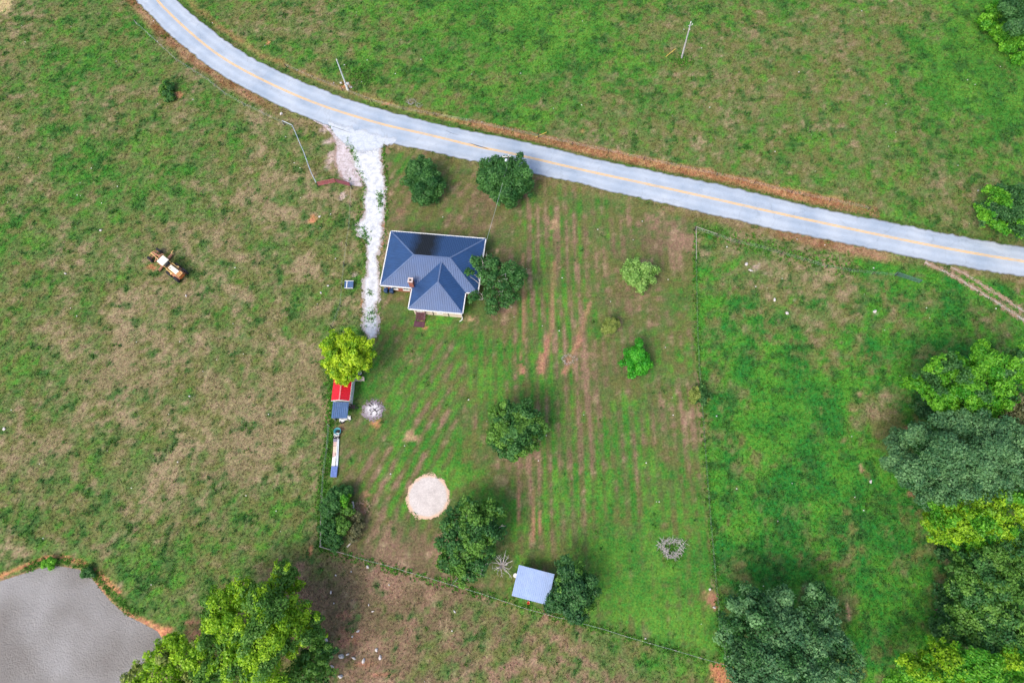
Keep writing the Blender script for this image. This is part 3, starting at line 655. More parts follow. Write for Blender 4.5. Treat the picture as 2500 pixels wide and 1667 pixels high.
def window(parent, c, w, h, nx, name='window'):
    """wall window at local point c facing direction nx (unit, horizontal)"""
    nx = Vector(nx); t = Vector((-nx.y, nx.x, 0)); u = Vector((0, 0, 1)); c = Vector(c)
    def quadbox(a0, a1, b0, b1, d0, d1):
        return [c + t * a + u * b + nx * d for d in (d0,) for a, b in ((a0, b0), (a1, b0), (a1, b1), (a0, b1))] + [c + t * a + u * b + nx * d1 for a, b in ((a0, b0), (a1, b0), (a1, b1), (a0, b1))]
    f = MB(); k = .08
    for a0, a1, b0, b1 in ((-w / 2, w / 2, h / 2 - k, h / 2), (-w / 2, w / 2, -h / 2, -h / 2 + k), (-w / 2, -w / 2 + k, -h / 2 + k, h / 2 - k), (w / 2 - k, w / 2, -h / 2 + k, h / 2 - k), (-w / 2 + k, w / 2 - k, -.025, .025)):
        f.hexa(quadbox(a0, a1, b0, b1, .003, .05))
    o = f.build(name, M_white, parent)
    g = MB(); g.hexa(quadbox(-w / 2 + k, w / 2 - k, -h / 2 + k, h / 2 - k, .004, .02)); g.build('pane', M_glass, o)
    s = MB(); s.hexa(quadbox(-w / 2 - .06, w / 2 + .06, -h / 2 - .08, -h / 2 - .005, .003, .16)); s.build('sill', M_white, o)
    return o

# ------------------------------------------------------------------ farmhouse
def farmhouse():
    yaw = math.radians(-6.45)
    h = empty('farmhouse', (-17.08, 53.60, 0), yaw, 'farmhouse with deep blue ribbed metal hip roof and white gutters beside the gravel drive', 'house')
    A, B = 8.17, 5.12; EZ = 2.9; K = .362; rise = B * K
    u0, u1, vs_ = -2.76, 6.15, -8.91; uc = (u0 + u1) / 2; hw = (u1 - u0) / 2
    RW = (-A + B, 0, EZ + rise); RE = (A - B, 0, EZ + rise)
    NW, NE, SE, SW = (-A, B, EZ), (A, B, EZ), (A, -B, EZ), (-A, -B, EZ)
    VN = (uc, -B + hw, EZ + hw * K); AP = (uc, vs_ + hw, EZ + hw * K)
    W0, W1, I0, I1 = (u0, vs_, EZ), (u1, vs_, EZ), (u0, -B, EZ), (u1, -B, EZ)
    # far slope roof metal: blue, with a ragged near-black, rougher stretch
    m, t, b = mat_new('blue_roof_metal_dark_stretch'); tc = _n(t, 'ShaderNodeTexCoord'); sp = _n(t, 'ShaderNodeSeparateXYZ'); t.links.new(tc.outputs['Object'], sp.inputs[0])
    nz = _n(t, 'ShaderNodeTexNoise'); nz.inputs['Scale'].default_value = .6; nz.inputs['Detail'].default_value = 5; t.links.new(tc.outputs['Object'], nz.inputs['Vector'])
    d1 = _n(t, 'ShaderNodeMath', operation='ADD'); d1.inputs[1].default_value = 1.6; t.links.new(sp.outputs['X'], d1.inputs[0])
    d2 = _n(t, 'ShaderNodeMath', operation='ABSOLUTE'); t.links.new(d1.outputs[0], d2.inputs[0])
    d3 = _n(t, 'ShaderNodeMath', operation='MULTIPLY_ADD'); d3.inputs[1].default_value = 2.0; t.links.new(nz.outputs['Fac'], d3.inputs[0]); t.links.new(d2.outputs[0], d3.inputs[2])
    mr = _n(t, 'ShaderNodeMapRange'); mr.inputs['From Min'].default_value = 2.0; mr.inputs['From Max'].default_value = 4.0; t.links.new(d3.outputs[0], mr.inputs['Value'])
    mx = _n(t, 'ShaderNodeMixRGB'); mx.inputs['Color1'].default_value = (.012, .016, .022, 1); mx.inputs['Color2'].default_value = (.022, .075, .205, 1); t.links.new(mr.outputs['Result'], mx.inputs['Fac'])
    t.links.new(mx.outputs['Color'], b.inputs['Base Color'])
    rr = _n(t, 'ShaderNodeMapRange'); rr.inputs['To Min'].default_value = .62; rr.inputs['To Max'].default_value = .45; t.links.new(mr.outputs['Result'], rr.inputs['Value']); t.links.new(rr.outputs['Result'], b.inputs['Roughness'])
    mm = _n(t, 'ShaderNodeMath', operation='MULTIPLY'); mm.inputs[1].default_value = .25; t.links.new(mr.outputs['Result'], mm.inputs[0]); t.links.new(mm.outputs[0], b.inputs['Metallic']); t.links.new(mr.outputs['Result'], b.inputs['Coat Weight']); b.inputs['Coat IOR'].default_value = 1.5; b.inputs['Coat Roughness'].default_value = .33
    roof_slope([NW, NE, RE, RW], (0, 1, -K), m, h)['label'] = 'far roof slope with a dark stretch'
    roof_slope([SW, NW, RW], (-1, 0, -K), M_roofblue, h)
    roof_slope([NE, SE, RE], (1, 0, -K), M_roofblue, h)
    roof_slope([SW, I0, VN, I1, SE, RE, RW], (0, -1, -K), M_roofblue, h)
    roof_slope([W0, I0, VN, AP], (-1, 0, -K), M_roofblue, h)
    roof_slope([W1, I1, VN, AP], (1, 0, -K), M_roofblue, h)
    roof_slope([W0, W1, AP], (0, -1, -K), M_roofblue, h)
    for a, b_ in ((RW, RE), (NW, RW), (SW, RW), (NE, RE), (SE, RE), (VN, AP), (W0, AP), (W1, AP)):
        a = Vector(a) + Vector((0, 0, .045)); b_ = Vector(b_) + Vector((0, 0, .045))
        MB().bar(a, b_, .22, .05).build('ridge_cap', M_cap, h)
    ring = [NW, NE, SE, I1, W1, W0, I0, SW]
    for i in range(8):
        a = Vector(ring[i]); b_ = Vector(ring[(i + 1) % 8]); d = (b_ - a).normalized(); out = Vector((-d.y, d.x, 0)) * 1.0
        out = Vector((d.y * -1, d.x, 0)); off = out * .08 + Vector((0, 0, -.05))
        MB().bar(a + off - d * .0, b_ + off + d * .0, .17, .14).build('gutter', M_white, h)
    e = .45
    w = MB(); w.box((-A + e, -B + e, -.1), (A - e, B - e, EZ - .07)); w.build('wall', M_brick, h)['label'] = 'red brick wall of the main block'
    w = MB(); w.box((u0 + e, vs_ + e, -.1), (u1 - e, -B + e + .5, EZ - .06)); w.build('wall', M_cream, h)['label'] = 'cream wall of the rear wing'
    # batten strips, corner post and downpipe on the wing
    for u in (.95, 3.55): MB().box((u - .08, vs_ + e - .035, .02), (u + .08, vs_ + e + .01, EZ - .08)).build('batten', M_post, h)
    MB().box((u0 + .55, vs_ + .30, -.05), (u0 + .83, vs_ + .44, EZ - .12)).build('porch_post', M_cream, h)
    dp = MB(); dp.tube([(u1 - .30, vs_ - .03, EZ - .16), (u1 - .30, vs_ + .28, EZ - .55), (u1 - .30, vs_ + .36, .2), (u1 - .35, vs_ + .02, .05), (u1 - .7, vs_ - .30, .03)], .075, 8); dp.build('downpipe', M_white, h)
    dp = MB(); dp.tube([(-A + .4, -B - .03, EZ - .16), (-A + .4, -B + .3, EZ - .5), (-A + .4, -B + .37, .1)], .06, 8); dp.build('downpipe', M_white, h)
    # windows and door
    for u in (-6.2, -4.2): window(h, (u, -B + e, 1.5), 1.1, 1.3, (0, -1, 0))
    for u in (-5.6, -2.0, 3.0, 6.0): window(h, (u, B - e, 1.6), 1.1, 1.4, (0, 1, 0))
    for v in (-2.4, 1.8): window(h, (-A + e, v, 1.6), 1.0, 1.4, (-1, 0, 0)); window(h, (A - e, v, 1.6), 1.0, 1.4, (1, 0, 0))
    window(h, (2.2, vs_ + e, 1.65), .9, 1.1, (0, -1, 0)); window(h, (u1 - e, -7.1, 1.6), 1.0, 1.2, (1, 0, 0))
    d = MB(); d.box((-1.75, vs_ + e - .05, .82), (-.85, vs_ + e - .003, 2.75)); dd = d.build('door', M_siding, h)
    MB().lathe([(.0, -.03), (.03, -.03), (.03, .03), (0, .03)], (-.95, vs_ + e - .09, 1.75), 'y', 8).build('handle', M_dark, dd)
    # chimney at the inside corner
    cx, cy = u0 - .05, -B + .42
    c = MB(); c.box((cx - .36, cy - .36, 2.5), (cx + .36, cy + .36, 4.85)); ch = c.build('chimney', M_brick, h)
    r = MB()
    for x0, x1, y0, y1 in ((-.42, .42, -.42, -.2), (-.42, .42, .2, .42), (-.42, -.2, -.2, .2), (.2, .42, -.2, .2)): r.box((cx + x0, cy + y0, 4.852), (cx + x1, cy + y1, 5.0))
    r.build('chimney_cap', surf('pale_mortar', (.62, .50, .46), .8), ch)
    MB().box((cx - .2, cy - .2, 4.853), (cx + .2, cy + .2, 4.87)).build('flue', M_dark, ch)
    # painted steps at the wing's door
    st = MB(); x0, x1 = -1.95, -.35; yb = vs_ + .40
    for k in range(4):
        z = .74 - k * .165
        MB().box((x0 + .05, yb - .30 * (k + 1) + .03, z - .05), (x1 - .05, yb - .30 * k, z)).build('step_tread', M_maroon, h)
    for x in (x0, x1 - .06): MB().hexa([(x, yb - 1.3, 0), (x + .06, yb - 1.3, 0), (x + .06, yb, .45), (x, yb, .45), (x, yb - 1.3, .2), (x + .06, yb - 1.3, .2), (x + .06, yb, .72), (x, yb, .72)]).build('stringer', M_maroon, h)
    for k in range(5): MB().box((x0 - .15, yb - 1.34 - .21 * (k + 1) + .02, .02), (x1 + .02, yb - 1.34 - .21 * k, .12)).build('landing_board', M_maroon, h)
    for x in (x1 + .01,):
        MB().bar((x, yb - .05, .7), (x, yb - .05, 1.6), .08).bar((x, yb - 1.25, .1), (x, yb - 1.25, 1.05), .08).bar((x, yb - .02, 1.58), (x, yb - 1.3, 1.02), .09, .05).build('handrail', M_maroon, h)
farmhouse()

def wheelie_bin(p, rz, label):
    t = empty('wheelie_bin', p, rz, label, 'bin', 'bins against the brick wall')
    b = MB(); b.hexa([(-.24, -.28, .06), (.24, -.28, .06), (.24, .26, .06), (-.24, .26, .06), (-.31, -.40, 1.0), (.31, -.40, 1.0), (.31, .36, 1.0), (-.31, .36, 1.0)]); b.build('body', M_binblue, t, .02)
    l = MB(); l.hexa([(-.34, -.43, 1.003), (.34, -.43, 1.003), (.34, .42, 1.003), (-.34, .42, 1.003), (-.28, -.36, 1.09), (.28, -.36, 1.09), (.28, .38, 1.12), (-.28, .38, 1.12)]); l.build('lid', M_binblue, t, .02)
    MB().tube([(-.28, .46, 1.0), (.28, .46, 1.0)], .02, 6).build('handle', M_binblue, t)
    for s in (-1, 1): MB().lathe([(.0, -.03), (.12, -.03), (.12, .03), (0, .03)], (s * .27, .30, .12), 'x', 14).build('wheel', M_rubber, t)
p = px(945, 713); wheelie_bin((p.x, p.y, 0), math.radians(-10), 'blue wheeled bin under the gutter beside the gravel drive')
p = px(958.5, 714); wheelie_bin((p.x, p.y, 0), math.radians(-2), 'blue wheeled bin standing between the other bin and the brick chimney')

def lid_box():
    p = px(854.5, 699); t = empty('lidded_box', (p.x, p.y, 0), math.radians(-2), 'low dark blue metal box with white trim strips beside the gravel drive', 'box')
    MB().box((-.62, -.5, -.05), (.62, .5, .62)).build('body', surf('grey_panel', (.22, .23, .25), .6), t)
    roof_slope([(-.74, -.62, .66), (.74, -.62, .66), (.74, .6, .86), (-.74, .6, .86)], (0, -1, -.16), M_shedblue, t, 'lid', .25, (.06, .03), .04)
    MB().bar((-.75, .615, .88), (.75, .615, .88), .09, .07).build('trim', M_white, t); MB().bar((-.75, -.63, .64), (.75, -.63, .64), .07, .06).build('trim', M_white, t)
    MB().bar((-.34, -.6, .70), (-.34, .57, .895), .12, .05).build('trim', M_white, t)
lid_box()

# ------------------------------------------------------------------ red shed, lean-to
def red_shed():
    t = empty('red_shed', (-30.85, 31.75, 0), math.radians(-1.5), 'garden shed with red ribbed gable roof and white walls partly under the lime green tree', 'shed')
    w, l, e, rz = 1.46, 2.10, 2.30, 2.95
    MB().box((-w + .16, -l + .10, -.1), (w - .14, l - .12, e - .06)).build('wall', M_siding, t)
    for y in (-l + .10, l - .14):
        g = MB(); y1 = y + .02; n = [(-w + .16, y, e - .05), (w - .14, y, e - .05), (0, y, rz - .12), (-w + .16, y1, e - .05), (w - .14, y1, e - .05), (0, y1, rz - .12)]
        g.v = n; g.f = [(0, 2, 1), (3, 4, 5), (0, 1, 4, 3), (1, 2, 5, 4), (2, 0, 3, 5)]; g.build('gable', M_siding, t)
    K = (rz - e) / w
    roof_slope([(-w, -l, e), (-w, l, e), (0, l, rz), (0, -l, rz)], (-1, 0, -K), M_red, t, pitch=.30)
    roof_slope([(w, -l, e), (w, l, e), (0, l, rz), (0, -l, rz)], (1, 0, -K), M_red, t, pitch=.30)
    MB().bar((0, -l - .02, rz + .03), (0, l, rz + .03), .2, .05).build('ridge_cap', surf('pink_cap', (.62, .20, .20), .4), t)
    for s in (-1, 1):
        MB().bar((s * w, -l - .03, e - .0), (0, -l - .03, rz + .0), .05, .16, up=(0, 0, 1)).build('barge_board', M_white, t)
    MB().bar((w + .03, -l, e - .06), (w + .03, l, e - .06), .06, .13).build('fascia', M_white, t)
    d = MB(); d.box((w - .139, -.2, .05), (w - .10, .75, 1.95)); dd = d.build('door', M_white, t); MB().box((w - .099, .60, .95), (w - .07, .66, 1.1)).build('handle', M_dark, dd)
    window(t, (w - .14, -1.2, 1.4), .6, .6, (1, 0, 0))
    q = empty('lean_to_shed', (-30.86, 28.25, 0), math.radians(-2), 'open lean-to with weathered blue ribbed metal roof butted against the red shed', 'shed')
    roof_slope([(-1.28, -1.32, 1.95), (1.24, -1.30, 1.95), (1.24, 1.26, 2.2), (-1.26, 1.26, 2.2)], (0, -1, -.1), M_shedblue, q, pitch=.30, rib=(.10, .05))
    for x, y, z in ((-1.15, -1.2, 1.9), (1.1, -1.2, 1.9), (-1.15, 1.1, 2.12), (1.1, 1.1, 2.12)): MB().bar((x, y, -.1), (x, y, z), .1).build('post', M_wood, q)
    MB().box((-1.2, -1.15, 0), (-1.16, 1.05, 1.85)).build('back_panel', M_wood, q)
red_shed()

def metal_shed():
    t = empty('metal_shed', (-.85, 2.35, 0), math.radians(-14.1), 'small shed with pale galvanised ribbed metal roof next to the dark leafy tree', 'shed')
    w, l = 2.60, 2.12
    MB().box((-w + .25, -l + .25, -.1), (w - .25, l - .25, 2.28)).build('wall', M_wood, t)
    roof_slope([(-w, -l, 2.36), (w, -l, 2.36), (w, l, 2.62), (-w, l, 2.62)], (0, -1, -.06), M_galv, t, pitch=.27, rib=(.07, .035))
    d = MB(); d.box((-.5, l - .248, .02), (.5, l - .21, 2.0)); d.build('door', M_post, t)
    q = px(1258.5, 1404, 1.1); k = empty('water_barrel', (q.x, q.y, 0), 0, 'round white barrel against the wall of the galvanised shed', 'barrel')
    MB().lathe([(0, -.02), (.29, 0), (.33, .3), (.33, .8), (.29, 1.08)], (0, 0, 0), 'z', 20).build('body', M_white, k, smooth=True)
    MB().lathe([(.30, 1.06), (.31, 1.12), (.24, 1.14), (0, 1.12)], (0, 0, 0), 'z', 20).build('lid', M_white, k)
    q = px(1290, 1471); k = empty('orange_bucket', (q.x, q.y, 0), 0, 'orange plastic bucket in the grass below the galvanised shed', 'bucket')
    mo = surf('orange_plastic', (.75, .12, .03), .5, var=.1)
    MB().lathe([(0, .0), (.17, .0), (.22, .38), (.20, .38), (.16, .04), (0, .04)], (0, 0, 0), 'z', 16).build('pail', mo, k); MB().tube([(-.21, 0, .36), (-.12, .2, .44), (.12, .2, .44), (.21, 0, .36)], .012, 5).build('handle', M_wire, k)
metal_shed()

# ------------------------------------------------------------------ motor grader parked in the pasture
def grader():
    my = surf('faded_yellow_paint', (.66, .43, .17), .55, var=.2, scale=2.5, dirt=(.34, .15, .07), dirt_amt=.6)
    mp = surf('rusty_salmon_paint', (.50, .23, .14), .7, var=.25, scale=3, dirt=(.22, .09, .05), dirt_amt=.7)
    mw = surf('sun_bleached_roof', (.84, .78, .64), .5, var=.06, scale=2)
    mo = surf('orange_grille', (.52, .14, .04), .6, var=.2, scale=4)
    steel = surf('dark_steel', (.06, .05, .045), .6, var=.3)
    f = px(378, 623, .55); r = px(433, 666, .6); hd = math.atan2(f.y - r.y, f.x - r.x)
    t = empty('motor_grader', (r.x, r.y, 0), hd, 'old faded yellow road grader with bleached cab roof standing in rough pasture', 'grader')
    WB = (Vector((f.x, f.y)) - Vector((r.x, r.y))).length
    def wheel(x, y, R, w, lean=0):
        prof = [(R * .55, -w * .42), (R * .62, -w * .5), (R * .9, -w * .5), (R, -w * .34), (R, w * .34), (R * .9, w * .5), (R * .62, w * .5), (R * .55, w * .42), (R * .55, -w * .42)]
        k = MB().lathe(prof, (0, 0, 0), 'y', 24).build('tyre', M_rubber, t, smooth=True); k.location = (x, y, R - .03); k.rotation_euler = (lean, 0, 0)
        lug = MB()
        for i in range(20):
            a = 2 * math.pi * i / 20
            for s in (-1, 1):
                a2 = a + s * .06; p0 = Vector((math.cos(a2) * R, s * .02, math.sin(a2) * R)); p1 = Vector((math.cos(a2 + .16) * R, s * w * .42, math.sin(a2 + .16) * R)); lug.bar(p0, p1, .05, .06, up=p0.normalized())
        tag(lug.build('tread', M_rubber, k), kind='stuff')
        MB().lathe([(0, -w * .2), (R * .2, -w * .25), (R * .5, -w * .3), (R * .56, -w * .42), (R * .56, w * .42), (R * .5, w * .3), (R * .2, w * .25), (0, w * .2)], (0, 0, 0), 'y', 18).build('rim', mp, k)
    for s in (-1, 1):
        wheel(WB, s * 1.08, .62, .40, s * .10)
        for x in (.92, -.92): wheel(x, s * 1.02, .66, .42)
        MB().box((-1.3, s * 1.02 - .10 - (.30 if s > 0 else -.10), .45), (1.3, s * 1.02 + (.10 if s < 0 else -.10) + (.20 if s < 0 else -.0) - (0 if s < 0 else .0), .86)).build('tandem_case', mp, t)
    MB().bar((WB, -1.0, .62), (WB, 1.0, .62), .2, .18).build('front_axle', mp, t)
    for s in (-1, 1): MB().bar((WB + .25, s * .95, .66), (WB + .55, .1 * s, .72), .06).build('tie_rod', mp, t)
    MB().bar((WB + .55, -.55, .8), (WB + .55, .75, .8), .08).bar((WB + .2, .2, .95), (WB + .62, .2, .85), .08).build('front_bumper', my, t)
    # arched main frame: two rails
    for s in (-1, 1):
        b = MB(); pts = [(WB + .35, s * .10, 1.15), (WB - .2, s * .14, 1.35), (WB - 1.4, s * .22, 1.75), (WB - 2.4, s * .34, 1.75), (1.9, s * .40, 1.3), (-1.5, s * .40, 1.05)]
        for a, c in zip(pts, pts[1:]): b.bar(a, c, .15, .24)
        b.build('frame_rail', mp if s < 0 else my, t)
    for x, y, z in ((WB - .1, .15, 1.35), (WB - 1.0, .2, 1.64), (WB - 1.9, .3, 1.75), (1.0, .4, 1.15), (-.6, .4, 1.08)): MB().bar((x, -y, z), (x, y, z), .12).build('cross_member', mp, t)
    # circle, drawbar, mouldboard
    cx = WB - 2.35
    MB().bar((WB - .25, 0, .9), (cx + .75, .55, .85), .12).bar((WB - .25, 0, .9), (cx + .75, -.55, .85), .12).bar((cx + .75, -.6, .85), (cx + .75, .6, .85), .12).build('drawbar', mp, t)
    MB().lathe([(.55, .72), (.82, .72), (.82, .86), (.55, .86), (.55, .72)], (cx, 0, 0), 'z', 28).build('circle', mp, t)
    p0 = px(388, 661, .45); p1 = px(419, 621, .45); M_i = Matrix.Rotation(-hd, 3, 'Z')
    a = M_i @ (p0 - Vector((r.x, r.y, 0))); b_ = M_i @ (p1 - Vector((r.x, r.y, 0))); a.z = b_.z = 0
    d = (b_ - a).normalized(); n = Vector((-d.y, d.x, 0)); n = n if n.x > 0 else -n
    bl = MB(); K = 7; prof = [(.20 * math.cos(math.pi * (i / (K - 1) - .5)) * -1 + .1, .04 + .62 * i / (K - 1)) for i in range(K)]
    for i in range(K):
        for q, off in ((a, 0), (b_, 0)): bl.v.append(tuple(q + n * prof[i][0] + Vector((0, 0, prof[i][1]))))
        for q in (a, b_): bl.v.append(tuple(q + n * (prof[i][0] - .05) + Vector((0, 0, prof[i][1]))))
    for i in range(K - 1):
        o = i * 4; bl.f += [(o, o + 1, o + 5, o + 4), (o + 3, o + 2, o + 6, o + 7), (o, o + 4, o + 6, o + 2), (o + 1, o + 3, o + 7, o + 5)]
    bl.f += [(0, 2, 3, 1), (K * 4 - 4, K * 4 - 3, K * 4 - 1, K * 4 - 2)]
    bo = bl.build('mouldboard', mp, t, smooth=False)
    MB().bar(a + Vector((0, 0, .03)) + n * .08, b_ + Vector((0, 0, .03)) + n * .08, .05, .10).build('cutting_edge', steel, bo)
    e = b_ + d * .35; MB().bar(b_ + Vector((0, 0, .35)), e + n * .25 + Vector((0, 0, .45)), .16, .12).bar(e + n * .25 + Vector((0, 0, .45)), e + d * .45 + n * .22 + Vector((0, 0, .5)), .12, .10).build('side_shift_arm', my, t)
    # lift arms and rams
    for s in (-1, 1):
        MB().bar((cx + .55, s * .3, 1.85), (cx + .35, s * .95, 1.75), .12, .16).build('lift_arm', mp, t)
        MB().tube([(cx + .35, s * .95, 1.8), (cx + .1, s * .85, .85)], .05, 8).tube([(cx + .55, s * .5, 1.78), (cx + 1.2, s * .35, 1.3)], .05, 8).build('lift_ram', my, t)
    # cab
    x0, x1, y0 = 1.30, 2.70, .68
    MB().box((x0, -y0 + .05, 1.15), (x1, y0 - .05, 1.75)).build('cab_body', my, t)
    for x in (x0 + .06, x1 - .06):
        for y in (-y0 + .1, y0 - .1): MB().bar((x, y, 1.75), (x, y, 2.92), .08).build('pillar', my, t)
    for y in (-y0 + .08, y0 - .08): MB().box((x0 + .11, y - .01, 1.76), (x1 - .11, y + .01, 2.9)).build('cab_window', M_glass, t)
    for x in (x0 + .05, x1 - .05): MB().box((x - .01, -y0 + .15, 1.76), (x + .01, y0 - .15, 2.9)).build('cab_window', M_glass, t)
    MB().hexa([(x0 - .06, -y0 - .06, 2.93), (x1 + .06, -y0 - .06, 2.93), (x1 + .06, y0 + .06, 2.93), (x0 - .06, y0 + .06, 2.93), (x0 + .02, -y0, 3.03), (x1 - .02, -y0, 3.03), (x1 - .02, y0, 3.03), (x0 + .02, y0, 3.03)]).build('cab_roof', mw, t)
    MB().box((x0 + .3, -.22, 1.76), (x0 + .65, .22, 2.0)).box((x0 + .2, -.22, 1.9), (x0 + .3, .22, 2.4)).build('seat', steel, t)
    # engine hood and grille
    MB().hexa([(-1.05, -.42, 1.15), (1.0, -.42, 1.15), (1.0, .42, 1.15), (-1.05, .42, 1.15), (-1.05, -.34, 1.98), (1.0, -.34, 2.02), (1.0, .34, 2.02), (-1.05, .34, 1.98)]).build('engine_hood', mw, t, .03)
    MB().tube([(.5, .2, 2.0), (.5, .2, 2.55)], .045, 8).build('exhaust', steel, t)
    g = MB().box((-1.85, -.48, 1.05), (-1.06, .48, 1.93)).build('radiator_shell', mo, t, .03)
    for i in range(6): MB().bar((-1.78 + i * .13, -.40, 1.955), (-1.78 + i * .13, .40, 1.955), .05, .05).build('grille_bar', my, g)
    MB().bar((-1.78, -.45, 1.96), (-1.1, -.45, 1.96), .08, .06).bar((-1.78, .45, 1.96), (-1.1, .45, 1.96), .08, .06).bar((-1.83, -.48, 1.96), (-1.83, .48, 1.96), .08, .06).build('grille_frame', my, g)
    for s in (-1, 1):
        b = MB().bar((1.35, s * .72, 1.62), (.25, s * .72, 1.42), .14, .10).bar((.3, s * .72, 1.42), (-.05, s * .84, 1.40), .34, .08)
        b.build('running_board', my, t)
        MB().bar((-1.0, s * .60, 1.2), (-1.7, s * .60, 1.2), .10, .1).bar((1.0, s * .60, 1.25), (-1.0, s * .60, 1.2), .10, .1).build('side_rail', mp, t)
grader()

# ------------------------------------------------------------------ trees
STY = {'dark': ((.035, .145, .034), (.115, .300, .068)), 'deep': ((.030, .125, .036), (.100, .265, .070)), 'mid': ((.075, .215, .030), (.200, .410, .062)), 'lime': ((.26, .45, .010), (.62, .80, .04)),
       'yell': ((.15, .36, .012), (.46, .70, .03)), 'bright': ((.055, .29, .015), (.24, .58, .04)), 'blue': ((.055, .175, .065), (.21, .42, .16)), 'pale': ((.17, .37, .06), (.45, .68, .20)),
       'olive': ((.20, .29, .05), (.44, .50, .13)), 'grass': ((.03, .32, .015), (.12, .54, .035)), 'brown': ((.13, .155, .06), (.28, .27, .13))}
def leaves(pos, nrm, size, cols):
    """diamond leaf sprays: returns (4N,3) verts and colours"""
    n = len(pos); a = rng.normal(size=(n, 3)); t = np.cross(nrm, a); t /= np.linalg.norm(t, axis=1)[:, None] + 1e-9
    b = np.cross(nrm, t); s = size[:, None]
    el = rng.uniform(.45, .8, (n, 1)); cup = nrm * s * rng.uniform(-.25, .35, (n, 1))
    v = np.stack([pos - t * s, pos - b * s * el + cup, pos + t * s, pos + b * s * el + cup], 1)
    return v.reshape(-1, 3), np.repeat(cols, 4, axis=0)
def crown_points(lobes, leaf, dens, upb=.15, clump=(.20, .36), gap=0.0):
    P, N, Cc, cent = [], [], [], []
    for (c, R, vsq) in lobes:
        ns = int(np.clip(8 + R * R * 1.6, 9, 90)); k = 0
        for i in range(ns * 3):
            if k >= ns: break
            d = rng.normal(size=3); d /= np.linalg.norm(d)
            if d[2] < -.55: continue
            if rng.random() < gap: k += 1; continue
            k += 1; rad = rng.uniform(.62, .96) if rng.random() < .88 else rng.uniform(.2, .6)
            rs = max(R * rng.uniform(*clump), .30) if R > 1 else R * rng.uniform(.35, .55)
            sc = np.array(c) + d * R * rad * np.array([1, 1, vsq]); cent.append((sc, rs))
            nl = int(dens * .115 * 12.6 * rs * rs / (1.25 * (leaf * .57) ** 2)); q = rng.normal(size=(nl, 3)); q[:, 2] += upb; q /= np.linalg.norm(q, axis=1)[:, None]
            rr = rs * rng.uniform(.45, 1.12, (nl, 1)) ** .8 * np.array([1, 1, .85])
            P.append(sc + q * rr); nn = q * .7 + d * .35 + rng.normal(size=(nl, 3)) * .55; nn[:, 2] += .25; N.append(nn / np.linalg.norm(nn, axis=1)[:, None])
            tone = rng.normal(0, .27); Cc.append(np.clip(rng.normal(.42 + tone, .22, nl), 0, 1))
        nl = int((dens * .115) * .55 * 12.6 * R * R / (1.25 * (leaf * .57) ** 2)); q = rng.normal(size=(nl, 3)); q[:, 2] += .25; q /= np.linalg.norm(q, axis=1)[:, None]
        lump = .40 + .42 * fbm(q[:, 0] * 2 + R * 3, q[:, 1] * 2 + q[:, 2] * 1.3, .8, 2, 66)[:, None]
        P.append(np.array(c) + q * R * lump * np.array([1, 1, vsq]) * rng.uniform(.85, 1.1, (nl, 1))); nn = q + rng.normal(size=(nl, 3)) * .5; N.append(nn / np.linalg.norm(nn, axis=1)[:, None])
        Cc.append(np.clip(rng.normal(.36, .2, nl) + (fbm(q[:, 0] + R, q[:, 1] + q[:, 2], .7, 2, 67) - .5) * .9, 0, 1))
    return np.concatenate(P), np.concatenate(N), np.concatenate(Cc), cent
